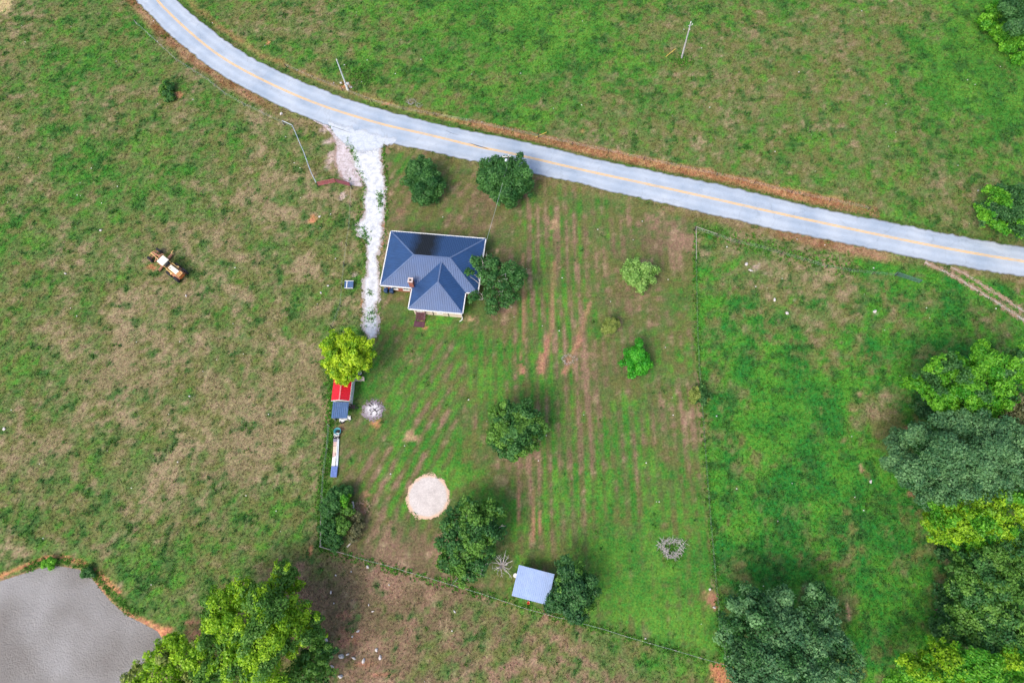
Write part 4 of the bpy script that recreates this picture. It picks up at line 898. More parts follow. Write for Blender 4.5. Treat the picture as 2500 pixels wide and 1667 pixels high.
def tree(name, label, lobes, style, leaf=.30, dens=7.0, group=None, trunk_r=None, gap=0.0, base=None, clump=(.20, .36), cat='tree', dead=0, bark=None, vsq=.72, mixin=None, upb=.15):
    """lobes: (photo x, y, radius px, height m); crown masses of one tree"""
    W = []
    for l in lobes:
        x, y, r, z = l[:4]; p = px(x, y, z); W.append(((p.x, p.y, z), r / ppm(x, y, z), vsq))
    cx = sum(w[0][0] * w[1] ** 2 for w in W) / sum(w[1] ** 2 for w in W); cy = sum(w[0][1] * w[1] ** 2 for w in W) / sum(w[1] ** 2 for w in W)
    if base: b = px(*base); cx, cy = b.x, b.y
    t = empty(name, (cx, cy, 0), 0, label, cat, group)
    O = np.array((cx, cy, 0.0)); W = [(np.array(c) - O, R, v) for c, R, v in W]
    P, N, K, cent = crown_points(W, leaf, dens, clump=clump, gap=gap, upb=upb)
    lo, hi = STY[style]; lo = np.array(lo); hi = np.array(hi); col = lo + (hi - lo) * K[:, None]
    if mixin:
        l2, h2 = STY[mixin[0]]; pick = fbm(P[:, 0] + 50, P[:, 1] + P[:, 2] + 50, 2.2, 2, 77) < mixin[1]
        c2 = np.array(l2) + (np.array(h2) - np.array(l2)) * K[:, None]; col = np.where(pick[:, None], c2, col)
    keep = P[:, 2] > .05; P, N, col = P[keep], N[keep], col[keep]
    v, c = leaves(P, N, leaf * rng.uniform(.6, 1.25, len(P)) * .62, col)
    fast_mesh('crown', v, 4, M_leaf, c, t)
    # trunk and limbs
    zc = float(np.mean([w[0][2] for w in W])); big = max(w[1] for w in W); tr = trunk_r or max(.06, .045 * big + .03)
    m = MB(); wob = [(random.uniform(-.1, .1) * zc * .4, random.uniform(-.1, .1) * zc * .4) for _ in range(3)]
    top = Vector(W[int(np.argmax([w[1] for w in W]))][0]); fork = Vector((top.x * .35 + wob[0][0], top.y * .35 + wob[0][1], zc * .5))
    m.tube([(0, 0, -.15), (0, 0, .12), fork * .5 + Vector((wob[1][0] * .3, wob[1][1] * .3, 0)), fork], [tr * 1.35, tr, tr * .85, tr * .72], 8)
    idx = list(range(len(cent))); random.shuffle(idx); cnt = min(len(idx), int(10 + 2.4 * big))
    for i in idx[:cnt]:
        e = Vector(cent[i][0]); k = (fork + e) * .5 + Vector((random.uniform(-.2, .2), random.uniform(-.2, .2), random.uniform(.0, .25))) * big * .3
        m.tube([fork * random.uniform(.72, 1.0), k, e], [tr * .48, tr * .28, tr * .09], 5)
    m.build('trunk', bark or M_bark, t, smooth=True)
    if dead:
        dm = MB()
        for i in range(dead):
            w = random.choice(W); a = random.uniform(0, 6.28); el = random.uniform(.1, .8); d = Vector((math.cos(a) * math.cos(el), math.sin(a) * math.cos(el), math.sin(el)))
            s = Vector(w[0]) * .6 + Vector((0, 0, .2)); e = Vector(w[0]) + d * w[1] * random.uniform(.7, 1.05); k = (s + e) * .5 + Vector((random.uniform(-.3, .3), random.uniform(-.3, .3), random.uniform(-.1, .3)))
            dm.tube([s, k, e], [.05, .035, .012], 5)
            for j in range(3):
                q = k.lerp(e, random.random()); dm.tube([q, q + (d + Vector((random.uniform(-.8, .8), random.uniform(-.8, .8), random.uniform(-.1, .6)))) * w[1] * .3], [.022, .008], 4)
        tag(dm.build('bare_branches', M_barkpale, t), kind='stuff')
    return t

# yard and roadside trees
tree('shade_tree', 'dark green oval tree on the lawn between drive and road', [(1030, 420, 40, 3.6), (1040, 455, 40, 2.6), (1008, 440, 29, 2.6), (1042, 482, 26, 1.4), (1062, 440, 29, 2.8)], 'dark', .26, 8, base=(1040, 478))
tree('shade_tree', 'round dense dark green tree at the road edge with a power pole behind it', [(1206, 420, 44, 4.2), (1262, 418, 46, 4.2), (1232, 448, 57, 3.4), (1192, 455, 31, 2.4), (1280, 452, 31, 2.6), (1240, 475, 35, 1.7), (1215, 475, 29, 1.7)], 'dark', .30, 9, base=(1232, 480), clump=(.2, .3))
tree('shade_tree', 'loose open tree with bare grey branches overhanging the corner of the blue roof', [(1165, 640, 22, 6.2), (1192, 650, 34, 5.6), (1146, 664, 11, 5.5), (1250, 660, 31, 5.4), (1262, 680, 27, 5.0), (1196, 678, 29, 5.2), (1232, 690, 29, 4.6), (1155, 724, 18, 3.0), (1196, 722, 25, 4.0), (1205, 748, 22, 2.2), (1242, 722, 25, 3.6), (1236, 742, 16, 2.6)], 'dark', .28, 5.0, base=(1215, 745), gap=.1, dead=26)
tree('lime_tree', 'lime green leafy tree over the red shed', [(810, 838, 32, 6.2), (855, 835, 34, 6.4), (888, 850, 30, 6.0), (815, 870, 32, 6.0), (855, 875, 40, 6.6), (893, 885, 24, 5.4), (825, 905, 30, 5.6), (860, 912, 22, 5.2), (838, 930, 12, 4.8)], 'lime', .32, 8, base=(868, 905), mixin=('yell', .42))
tree('sapling', 'pale fresh green young tree standing in dry brown yard grass', [(1555, 662, 38, 2.4), (1578, 668, 30, 2.2), (1540, 672, 25, 2.0), (1562, 690, 30, 1.5), (1562, 706, 15, .8)], 'pale', .27, 6, base=(1562, 702))
tree('sapling', 'tiny sparse yellowish sapling with a pale stone at its foot', [(1490, 792, 21, 1.5), (1482, 802, 15, 1.1), (1500, 790, 15, 1.3)], 'olive', .15, 7, base=(1488, 808))
tree('sapling', 'bushy bright green young tree with fine leaves in the mown yard', [(1555, 862, 33, 2.0), (1540, 880, 28, 1.6), (1570, 882, 28, 1.6), (1555, 902, 26, .9)], 'grass', .23, 7, base=(1555, 900))
tree('shade_tree', 'dark green shade tree standing alone in the mown yard', [(1230, 1020, 43, 5.2), (1278, 1015, 43, 5.4), (1305, 1045, 32, 4.8), (1215, 1060, 41, 4.8), (1262, 1065, 50, 5.4), (1250, 1100, 37, 4.0), (1292, 1080, 28, 4.2)], 'dark', .30, 8, base=(1258, 1085), mixin=('mid', .48))
tree('shade_tree', 'uneven mid green tree beside the round sand pad', [(1150, 1245, 42, 5.2), (1195, 1258, 38, 5.0), (1115, 1285, 40, 5.4), (1165, 1300, 46, 6.0), (1210, 1300, 30, 4.8), (1095, 1330, 34, 4.8), (1140, 1345, 46, 5.6), (1180, 1350, 34, 5.0), (1090, 1380, 30, 4.0), (1130, 1400, 34, 3.8), (1170, 1385, 26, 4.0)], 'mid', .32, 6.5, base=(1150, 1335), mixin=('dark', .5), dead=14)
tree('shade_tree', 'dark narrow leaved tree against the galvanised shed', [(1390, 1405, 42, 4.4), (1415, 1440, 46, 5.0), (1370, 1455, 42, 4.8), (1400, 1480, 44, 4.4), (1430, 1465, 30, 4.0), (1350, 1480, 24, 3.4)], 'deep', .30, 7.5, base=(1395, 1455), mixin=('mid', .36), clump=(.2, .34))
# thicket in the fence corner
for lb, lob, stl in (('dark green leafy bush at the head of the fence corner thicket', [(812, 1225, 32, 1.6), (830, 1205, 27, 1.5), (800, 1250, 24, 1.3), (850, 1200, 22, 1.1)], 'dark'), ('round light green bush inside the fence corner thicket', [(842, 1220, 18, 2.2)], 'bright'),
                     ('yellow green bush beside the grey log in the thicket', [(848, 1246, 17, 1.9), (838, 1282, 22, 1.8), (830, 1296, 17, 1.4)], 'mid'), ('dark bush growing through the fence corner', [(800, 1285, 24, 1.4), (812, 1310, 24, 1.2), (820, 1330, 20, .9), (798, 1315, 17, .9)], 'dark'),
                     ('straggling olive bush under the grey log', [(868, 1290, 22, 1.1), (872, 1262, 17, 1.0), (862, 1310, 17, .8)], 'brown')):
    tree('thicket_bush', lb, lob, stl, .22, 9, group='bushes of the fence corner thicket', cat='bush')
tree('bush', 'small olive bush on the east fence line', [(1708, 962, 24, 1.2), (1722, 972, 19, 1.0), (1695, 975, 17, .8)], 'olive', .2, 9, cat='bush', mixin=('dark', .5))
tree('bush', 'lone green bush beside an orange bare patch in the pasture', [(408, 212, 17, .9), (404, 228, 16, .8), (416, 240, 12, .5)], 'mid', .22, 9, cat='bush', mixin=('dark', .5))
tree('bush', 'bright round shrub on the pond bank', [(118, 1373, 15, .5), (128, 1380, 9, .3)], 'bright', .2, 9, cat='bush', vsq=.6)
tree('bush', 'dark shrub overhanging the pond edge', [(212, 1394, 15, .45), (222, 1402, 10, .2)], 'mid', .2, 9, cat='bush', vsq=.6, mixin=('dark', .5))
# big trees by the pond
tree('large_tree', 'broad yellow green tree beside the pond', [(545, 1470, 46, 8), (600, 1440, 40, 8), (690, 1395, 34, 6.5), (712, 1425, 28, 5.5), (640, 1490, 60, 9.5), (720, 1490, 40, 7.5), (560, 1540, 52, 9.5), (640, 1560, 66, 10.5), (720, 1550, 46, 8.5), (560, 1620, 50, 9.5), (650, 1640, 60, 10), (760, 1520, 30, 6.5), (530, 1680, 50, 9), (620, 1720, 60, 9), (510, 1500, 30, 7), (505, 1570, 40, 8), (680, 1430, 34, 7), (770, 1555, 30, 6), (500, 1640, 40, 8)], 'yell', .29, 6, base=(640, 1590), mixin=('mid', .46))
tree('large_tree', 'yellow olive tree leaning over the water edge', [(420, 1570, 36, 6), (385, 1610, 40, 6.5), (450, 1610, 44, 7), (340, 1645, 36, 6), (410, 1660, 46, 7), (480, 1660, 36, 6.5), (320, 1700, 40, 6), (430, 1720, 50, 6.5)], 'yell', .29, 6, base=(440, 1625), mixin=('olive', .40))
tree('large_tree', 'darker green tree crowding the broad yellow green one beside the scattered rocks', [(770, 1600, 38, 5), (800, 1585, 26, 4), (740, 1650, 46, 5.5), (790, 1640, 30, 4), (720, 1700, 44, 5)], 'mid', .29, 6, base=(750, 1640), mixin=('dark', .4))
# wood on the right
tree('large_tree', 'spreading blue green tree where the two fences meet', [(1830, 1480, 50, 7), (1900, 1470, 50, 7.5), (1990, 1450, 40, 7), (2010, 1500, 46, 7), (1790, 1540, 46, 6.5), (1870, 1540, 64, 9), (1960, 1560, 64, 9), (2040, 1560, 40, 7), (1800, 1610, 48, 7.5), (1890, 1620, 66, 9.5), (1980, 1640, 60, 9), (2070, 1630, 44, 7), (1830, 1690, 60, 8), (1960, 1710, 60, 8)], 'blue', .29, 6, base=(1920, 1580), mixin=('deep', .45))
tree('large_tree', 'bright green tree at the top edge of the wood', [(2290, 905, 40, 9), (2250, 940, 34, 8), (2340, 895, 44, 10), (2400, 880, 44, 10.5), (2300, 970, 44, 9.5), (2370, 950, 54, 11.5), (2440, 900, 50, 11), (2440, 960, 44, 10.5), (2330, 1000, 36, 8.5), (2490, 880, 44, 10), (2540, 930, 50, 10), (2225, 930, 26, 6), (2410, 1000, 40, 9), (2350, 1020, 34, 8)], 'bright', .29, 6, group=None, base=(2330, 985), mixin=('dark', .36))
tree('large_tree', 'sprawling grey green tree, the widest in the wood', [(2200, 1120, 44, 8), (2250, 1070, 46, 9), (2240, 1160, 54, 9), (2320, 1040, 46, 10), (2310, 1110, 62, 11.5), (2320, 1180, 54, 10), (2390, 1040, 50, 11), (2400, 1110, 66, 12.5), (2370, 1190, 50, 10), (2460, 1060, 50, 11.5), (2470, 1130, 54, 11.5), (2530, 1100, 60, 11), (2190, 1070, 30, 6), (2270, 1210, 40, 8), (2430, 1180, 50, 10), (2500, 1180, 50, 10)], 'blue', .29, 6, base=(2320, 1140))
tree('large_tree', 'brownish thin crowned tree between the bright and the grey green ones', [(2470, 985, 40, 9), (2510, 1010, 44, 9), (2440, 1005, 26, 7.5)], 'brown', .34, 5, base=(2440, 1020))
tree('large_tree', 'yellow green rounded tree below the grey green one', [(2290, 1240, 38, 8), (2340, 1230, 46, 9), (2300, 1300, 44, 8.5), (2360, 1290, 52, 10), (2420, 1240, 50, 10), (2430, 1290, 46, 9.5), (2490, 1220, 46, 10), (2270, 1265, 22, 6), (2380, 1330, 34, 8), (2530, 1260, 50, 10)], 'yell', .29, 6, base=(2345, 1290), mixin=('bright', .44))
tree('large_tree', 'mid green tree with a pale trunk showing in the wood', [(2360, 1400, 44, 8.5), (2420, 1370, 46, 9.5), (2380, 1450, 48, 9), (2450, 1440, 54, 10.5), (2490, 1360, 46, 10), (2520, 1430, 56, 10), (2330, 1440, 36, 7), (2470, 1320, 46, 9), (2420, 1490, 44, 8.5), (2350, 1350, 26, 6.5)], 'mid', .29, 6, base=(2345, 1390), bark=M_barkpale, mixin=('dark', .42))
tree('large_tree', 'dark olive tree in the hollow of the wood', [(2360, 1510, 44, 7), (2420, 1510, 50, 8), (2400, 1560, 44, 7.5), (2470, 1530, 54, 9), (2330, 1550, 34, 6), (2520, 1560, 54, 9), (2440, 1590, 46, 8), (2330, 1500, 30, 5)], 'mid', .29, 5.5, base=(2385, 1530), mixin=('dark', .48))
tree('large_tree', 'vivid green tree at the bottom corner of the wood', [(2290, 1590, 36, 7.5), (2220, 1640, 40, 7), (2340, 1620, 50, 9), (2280, 1660, 54, 8.5), (2400, 1640, 54, 10), (2460, 1620, 46, 9.5), (2350, 1700, 60, 9), (2450, 1700, 60, 9.5), (2520, 1660, 54, 9), (2180, 1670, 34, 6), (2260, 1610, 30, 6)], 'bright', .29, 6, base=(2340, 1660), mixin=('yell', .42))
tree('understorey_bush', 'dark bush in the gap below the bright green tree', [(2270, 1010, 30, 2.5), (2250, 985, 26, 2.0), (2300, 1025, 26, 3)], 'deep', .32, 7, cat='bush')
tree('understorey_bush', 'dark bush at the foot of the yellow green wood tree', [(2300, 1350, 24, 2.0), (2330, 1345, 26, 2.5)], 'deep', .32, 7, cat='bush')
tree('understorey_bush', 'low dark bush under the hollow of the wood', [(2310, 1480, 30, 2.0), (2290, 1530, 28, 1.6), (2300, 1440, 22, 1.5)], 'deep', .32, 7, cat='bush')
tree('large_tree', 'dark green tree in the far pasture corner', [(2470, 15, 38, 6), (2490, 55, 38, 6), (2540, 20, 50, 7), (2520, -30, 50, 7)], 'deep', .29, 6, base=(2500, 60))
tree('bush', 'light green brush growing beside the far corner tree', [(2425, 25, 30, 2), (2410, 60, 30, 1.6), (2450, 80, 30, 1.4), (2465, 115, 26, 1.2), (2490, 100, 28, 1.5), (2485, 140, 20, 1)], 'bright', .30, 7, cat='bush')
tree('large_tree', 'bright green tree overhanging the end of the road', [(2430, 470, 26, 4), (2400, 510, 26, 2.5), (2470, 480, 36, 5.5), (2440, 510, 34, 4.5), (2490, 510, 44, 6), (2415, 535, 28, 3), (2450, 550, 34, 3.4), (2500, 555, 40, 4), (2540, 520, 50, 6)], 'bright', .29, 6, base=(2480, 555), mixin=('deep', .5))

# ------------------------------------------------------------------ fences, gates, poles
def fence(name, label, pts, ph=1.15, spacing=4.0, wires=(.45, .8, 1.1), post_mat=None, rail=None, post_r=.06, jit=.06, wire_r=.006, brace=()):
    """posts and wires along a photo polyline"""
    P = [px(*p) for p in pts]; o = P[0]; t = empty(name, (o.x, o.y, 0), 0, label, 'fence')
    L = [0]
    for a, b in zip(P, P[1:]): L.append(L[-1] + (b - a).length)
    def at(s):
        for i in range(len(P) - 1):
            if s <= L[i + 1] + 1e-6: return P[i].lerp(P[i + 1], (s - L[i]) / max(1e-6, L[i + 1] - L[i]))
        return P[-1]
    n = max(1, round(L[-1] / spacing)); tops = []
    for i in range(n + 1):
        q = at(L[-1] * i / n) - o + Vector((random.uniform(-jit, jit), random.uniform(-jit, jit), 0)); lean = Vector((random.uniform(-1, 1), random.uniform(-1, 1), 0)) * .05
        end = i in (0, n); r = post_r * (1.35 if end else 1); h = ph * random.uniform(.95, 1.08)
        MB().tube([q + Vector((0, 0, -.2)), q + Vector((0, 0, h * .5)) + lean * .5, q + lean + Vector((0, 0, h))], [r, r * .95, r * .85], 7).build('post', post_mat or M_post, t); tops.append(q + lean)
    for z in wires:
        m = MB(); m.tube([p + Vector((0, 0, z)) for p in tops], wire_r, 4); m.build('wire', M_wire, t)
    if rail: m = MB(); m.tube([p + Vector((0, 0, ph * .98)) for p in tops], rail, 6); m.build('top_rail', M_pipe, t)
    for (i, j) in brace:
        MB().tube([tops[i] + Vector((0, 0, ph * .92)), tops[j] + Vector((0, 0, ph * .92))], .045, 6).build('brace', M_wood, t)
    return t
# pipe fence and red gates at the old entrance
fence('pipe_fence', 'galvanised pipe rail fence curving from the road verge to the red gate', [(695, 305), (716, 312), (724, 330), (735, 354), (750, 392), (765, 432), (776, 456)], 1.25, 2.3, (.5, .85), M_post, .07, .06)
def gate(a, b, label, mat):
    A = px(*a); B = px(*b); d = (B - A); L = d.length; t = empty('tube_gate', (A.x, A.y, 0), math.atan2(d.y, d.x), label, 'gate', 'red gates of the old entrance')
    for z in (.22, .42, .62, .82, 1.04, 1.27): MB().tube([(.06, 0, z), (L - .06, 0, z)], .06, 6).build('gate_bar', mat, t)
    for x in (.05, L * .33, L * .66, L - .05): MB().bar((x, 0, .18), (x, 0, 1.31), .06, .05).build('gate_upright', mat, t)
gate((778, 455), (821, 446), 'red tube gate hung on the end of the galvanised pipe fence', M_gate)
gate((823, 447), (857, 456), 'darker red tube gate sagging in weeds toward the gravel drive', surf('dark_red_gate', (.16, .035, .05), .6, var=.3, scale=4))
fence('drive_fence', 'old wire fence on dark posts along the gravel drive', [(859, 461), (861, 484), (855, 530), (851, 580), (843, 634), (838, 690), (833, 746), (812, 800)], 1.2, 3.9, (.5, .9), M_post, None, .075)
fence('verge_fence', 'thin wire fence following the near side of the curving road', [(335, 60), (390, 112), (430, 150), (505, 195), (548, 232), (580, 252), (640, 280), (693, 304)], 1.1, 4.6, (.4, .75, 1.05), M_wood, None, .05)
fence('far_verge_fence', 'thin wire fence on the far side of the road', [(700, 165), (790, 205), (860, 232), (930, 258), (1020, 278), (1127, 296), (1247, 322), (1303, 334), (1430, 362), (1600, 398), (1760, 432), (1950, 478), (2120, 512)], 1.0, 6.5, (.4, .7, .95), M_post, None, .055)
fence('east_fence', 'wire fence dividing the mown yard from the lush east pasture', [(1696, 562), (1697, 620), (1699, 720), (1702, 820), (1706, 900), (1709, 960), (1716, 1060), (1726, 1180), (1735, 1300), (1748, 1450), (1760, 1580), (1771, 1622)], 1.15, 6.5, (.5, 1.0), M_post, None, .045, wire_r=.004, brace=((0, 1),))
fence('east_road_fence', 'wire fence between the east pasture and the road with a brace at its corner', [(1696, 562), (1724, 571), (1800, 595), (1852, 606), (1930, 630), (2020, 655), (2100, 668), (2185, 675)], 1.15, 3.8, (.35, .7, 1.05), M_post, None, .06, brace=((0, 1),))
fence('south_fence', 'wire fence with pale braced corner posts along the bottom of the yard', [(787, 1334), (814, 1343), (862, 1357), (935, 1378), (985, 1392), (1060, 1414), (1180, 1450), (1260, 1478), (1330, 1498), (1450, 1528), (1560, 1562), (1680, 1597), (1772, 1623)], 1.15, 3.6, (.4, .75, 1.08), M_wood, None, .055, wire_r=.010, brace=((0, 1), (len([0]) - 1, 1)) if False else ((0, 1),))
fence('thicket_fence', 'short wire fence with pale top rail running up from the yard corner into the thicket', [(787, 1334), (787, 1300), (788, 1240), (790, 1180), (800, 1100), (804, 1040)], 1.15, 3.4, (.4, .75, 1.08), M_wood, None, .055, brace=((0, 1),))
g = px(2182, 672); g2 = px(2243, 692); d = g2 - g
t = empty('field_gate', (g.x, g.y, 0), math.atan2(d.y, d.x), 'dark green tube gate into the east pasture near the dirt track', 'gate'); mg = surf('green_gate_paint', (.07, .14, .14), .5, var=.25)
for z in (.25, .5, .75, 1.0, 1.22): MB().tube([(0, 0, z), (d.length, 0, z)], .035, 6).build('gate_bar', mg, t)
for x in (.02, d.length * .5, d.length - .02): MB().bar((x, 0, .2), (x, 0, 1.27), .05, .05).build('gate_upright', mg, t)

M_pole = surf('pale_pole_wood', (.50, .56, .57), .8, var=.2, scale=1.5, bump=.2)
M_pole2 = surf('grey_pole_wood', (.42, .41, .42), .8, var=.25, scale=1.5, bump=.2)
M_pole3 = surf('dark_pole_wood', (.12, .115, .115), .8, var=.3, scale=1.5)
M_insul = surf('pale_insulator', (.70, .70, .68), .35, var=.08)
def pole(p, h, mat, label, extra=None):
    t = empty('utility_pole', (p.x, p.y, 0), 0, label, 'pole', 'power poles along the road')
    MB().tube([(0, 0, -.3), (0, 0, h * .5), (0, 0, h)], [.17, .14, .105], 10).build('shaft', mat, t)
    MB().tube([(0, 0, h), (0, 0, h + .12)], [.05, .05], 8).lathe([(0, h + .12), (.08, h + .12), (.10, h + .2), (.06, h + .28), (.08, h + .34), (0, h + .38)], (0, 0, 0), 'z', 10).build('insulator', M_insul, t)
    return t
P1 = px(849, 219); P2 = px(1664, 142); P3 = px(1241, 381, 7.4)
t = pole(P1, 7.6, M_pole, 'pale leaning pole base with wide pale sleeve beside the road bend')
MB().tube([(0, 0, -.05), (0, 0, 1.1)], [.24, .21], 12).build('base_sleeve', M_insul, t)
t['label'] = 'pale utility pole with a white sleeve at its foot beside the road bend'
MB().tube([(.45, .35, -.1), (.43, .35, 1.2)], .08, 8).build('marker_stub', M_insul, t)
t = pole(P2, 8.5, M_pole2, 'grey utility pole standing in the green pasture across the road')
MB().bar((-.35, 0, 7.9), (.45, .1, 8.0), .09).build('bracket', M_pole2, t); MB().lathe([(0, 0), (.07, 0), (.07, .2), (0, .22)], (.42, .1, 8.04), 'z', 8).build('insulator', M_insul, t)
MB().lathe([(0, 0), (.06, 0), (.06, .18), (0, .2)], (.15, -.05, 7.0), 'z', 8).build('insulator', M_insul, t)
t = pole(P3, 7.4, M_pole3, 'dark utility pole with a pale transformer rising behind the round dark tree')
MB().bar((-1.0, -.06, 7.2), (.5, .06, 7.2), .1).build('cross_arm', M_insul, t)
MB().lathe([(0, 5.6), (.24, 5.6), (.26, 5.7), (.26, 6.3), (.2, 6.45), (0, 6.5)], (-.42, 0, 0), 'z', 16).build('transformer', surf('transformer_grey', (.55, .62, .72), .4), t)
for x in (-.95, -.5, .4): MB().lathe([(0, 7.25), (.07, 7.25), (.09, 7.4), (0, 7.5)], (x, 0, 0), 'z', 8).build('insulator', M_insul, t)
def cable(name, label, a, b, sag, r, mat):
    a = Vector(a); b = Vector(b); pts = [a.lerp(b, i / 16) + Vector((0, 0, -sag * 4 * (i / 16) * (1 - i / 16))) for i in range(17)]
    m = MB(); m.tube(pts, r, 4); return tag(m.build(name, mat), label, 'cable')
hs = Matrix.Rotation(math.radians(-6.45), 3, 'Z') @ Vector((8.1, 2.6, 0)) + Vector((-17.08, 53.6, 2.95))
cable('service_drop', 'pale service cable strung from the dark pole to the house eave', (P3.x, P3.y, 6.4), hs, .6, .02, M_wire)
for a, b, lb in (((1626, 138.5), 2.2, 'yellow guy wire guard slanting beside the grey pasture pole'), ((1308, 335), 2.2, 'yellow guy wire guard on the far road verge')):
    q = px(*a); d = Vector((.75, .25, .62)).normalized() if a[0] > 1500 else Vector((.92, .25, .3)).normalized(); k = empty('guy_guard', (q.x, q.y, 0), 0, lb, 'guy guard', 'guy wire guards')
    MB().tube([-d * .15, d * b], [.04, .045], 7).build('sleeve', surf('guard_yellow', (.72, .50, .10), .5), k)
    MB().tube([-d * .3, d * (b + .12)], .015, 5).build('rod', M_wire, k)

# ------------------------------------------------------------------ yard clutter
def burn_pile():
    c = px(911, 1001); t = empty('burn_pile', (c.x, c.y, 0), 0, 'pale ash heap with charred crossed poles on the lawn beside the sheds', 'ash heap')
    am = edge_surface('wood_ash', (.40, .37, .40), (.74, .72, .74), 1.6, 5.0, colC=(.26, .22, .25), thr=(.22, .5), bump=.8)
    disc_sheet('ash', Vector((0, 0, 0)), 2.1, .02, am, rings=10, n=64, jit=.5, dome=.10, squash=.9, kind=None, parent=t, rimw=1.7)
    cm = surf('charred_wood', (.025, .022, .024), .9, var=.4, scale=6)
    def L(u, v): q = px(u, v) - c; q.z = 0; return q
    for a, b, r in (((911, 997), (922, 1009), .06), ((919, 1000), (904, 1008), .05), ((919, 1004), (935, 996), .06), ((905, 984), (912, 990), .08), ((915, 999), (926, 993), .04), ((901, 989), (907, 993), .09), ((904, 1012), (909, 1010), .08), ((918, 1013), (922, 1011), .07), ((902, 1000), (906, 1004), .05), ((922, 985), (924, 992), .04)):
        p, q = L(*a), L(*b); MB().tube([p + Vector((0, 0, .10)), (p + q) / 2 + Vector((0, 0, .2)), q + Vector((0, 0, .12))], [r, r * .9, r * .6], 6).build('charred_pole', cm, t)
    for k in range(26):
        a = random.uniform(0, 6.28); rr = random.uniform(.2, 1.3); p = Vector((math.cos(a) * rr, math.sin(a) * rr, .1)); q = p + Vector((random.uniform(-.35, .35), random.uniform(-.35, .35), random.uniform(0, .1)))
        MB().tube([p, q], [.03, .02], 5).build('ash_stick', M_barkpale if k % 3 else cm, t)
burn_pile()

def scrap_row():
    def board(u0, v0, u1, v1, w, z, h, mat, label, cat='board', grp='boards in the scrap row'):
        a = px(u0, v0); b = px(u1, v1); d = b - a; o = MB().box((0, -w / 2, z), (d.length, w / 2, z + h)).build('board', mat)
        o.location = (a.x, a.y, 0); o.rotation_euler = (0, 0, math.atan2(d.y, d.x)); return tag(o, label, cat, grp)
    wb = surf('white_board', (.80, .77, .72), .6, var=.1, scale=3); gb = surf('grey_blue_board', (.55, .60, .64), .5, var=.12, scale=3); tb = surf('tan_board', (.70, .52, .38), .7, var=.2, scale=3); pb = surf('pink_ply', (.62, .42, .36), .7, var=.3, scale=4, dirt=(.25, .1, .08), dirt_amt=.8)
    db = surf('purple_grey_board', (.22, .20, .26), .6, var=.2)
    for a in (((820, 1072), (814, 1161), .42, .02, .12, M_wood, 'weathered bottom plank under the whole scrap row'), ((826, 1071), (823, 1138), .34, .02, .14, gb, 'long pale blue grey board on the yard side of the scrap row'),
              ((815.5, 1116), (813, 1142), .40, .145, .05, wb, 'bright white board on top of the scrap row near the blue sheets'), ((819.5, 1113), (817.5, 1138), .18, .15, .05, wb, 'narrow white batten lying beside the bright white board'),
              ((818.5, 1090), (817.5, 1105), .50, .145, .06, tb, 'tan board square across the middle of the scrap row'), ((817, 1104), (816, 1115), .46, .146, .05, pb, 'stained pink plywood offcut on the scrap row'),
              ((819, 1078), (818, 1089), .50, .146, .05, pb, 'pink stained sheet near the head of the scrap row'), ((820, 1071), (819, 1079), .60, .205, .04, db, 'dark purple grey sheet at the head of the scrap row'),
              ((824.5, 1070), (822.5, 1112), .12, .165, .06, wb, 'thin white strip lying along the scrap row')): board(a[0][0], a[0][1], a[1][0], a[1][1], *a[2:])
    a = px(819, 1138); b = px(816, 1165); d = b - a; t = empty('roof_sheet_stack', (a.x, a.y, 0), math.atan2(d.y, d.x), 'short stack of blue ribbed roofing sheets at the end of the scrap row', 'roofing sheets')
    ml = surf('light_blue_sheet', (.16, .24, .52), .4, metal=.2, var=.12)
    for k in range(3): roof_slope([(.05 * k, -.52, .24 + k * .07), (d.length, -.50, .24 + k * .07), (d.length, .46, .24 + k * .07), (.05 * k, .46, .24 + k * .07)], (1, 0, 0), ml, t, 'roof_sheet', .22, (.08, .04), .03)
    MB().box((.2, -.4, 0), (.4, .4, .2)).build('bearer', M_wood, t); MB().box((1.5, -.4, 0), (1.7, .4, .2)).build('bearer', M_wood, t)
    q = px(826, 1054); t = empty('teal_tub', (q.x, q.y, 0), 0, 'open teal plastic tub at the head of the scrap row', 'tub'); mt = surf('teal_plastic', (.05, .26, .30), .45, var=.15)
    MB().lathe([(0, 0), (.40, 0), (.52, .52), (.58, .54), (.58, .58), (.48, .56), (.38, .06), (0, .06)], (0, 0, 0), 'z', 22).build('tub', mt, t, smooth=True)
    MB().lathe([(0, .08), (.36, .08), (.30, .2), (0, .22)], (.05, .0, 0), 'z', 10).build('rubbish', M_dark, t)
    q = px(823, 1061); t = empty('white_crate', (q.x, q.y, 0), -.1, 'dented white crate between the teal tub and the black one', 'crate')
    for a0, a1, b0, b1 in ((-.42, .42, -.25, -.21), (-.42, .42, .21, .25), (-.42, -.38, -.21, .21), (.38, .42, -.21, .21)): MB().box((a0, b0, 0), (a1, b1, .42)).build('side', M_white, t)
    MB().box((-.38, -.21, .02), (.38, .21, .3)).build('contents', M_white, t)
    q = px(822, 1067.5); t = empty('black_crate', (q.x, q.y, 0), -.05, 'black crate of bottles next to the white crate', 'crate')
    for a0, a1, b0, b1 in ((-.45, .45, -.26, -.22), (-.45, .45, .22, .26), (-.45, -.41, -.22, .22), (.41, .45, -.22, .22)): MB().box((a0, b0, 0), (a1, b1, .35)).build('side', M_rubber, t)
    MB().box((-.41, -.22, .01), (.41, .22, .1)).build('base', M_rubber, t)
    for x, y in ((-.25, 0), (.0, .1), (.28, -.08)): MB().lathe([(0, .1), (.07, .1), (.07, .3), (.03, .36), (0, .38)], (x, y, 0), 'z', 8).build('bottle', M_white, t)
scrap_row()

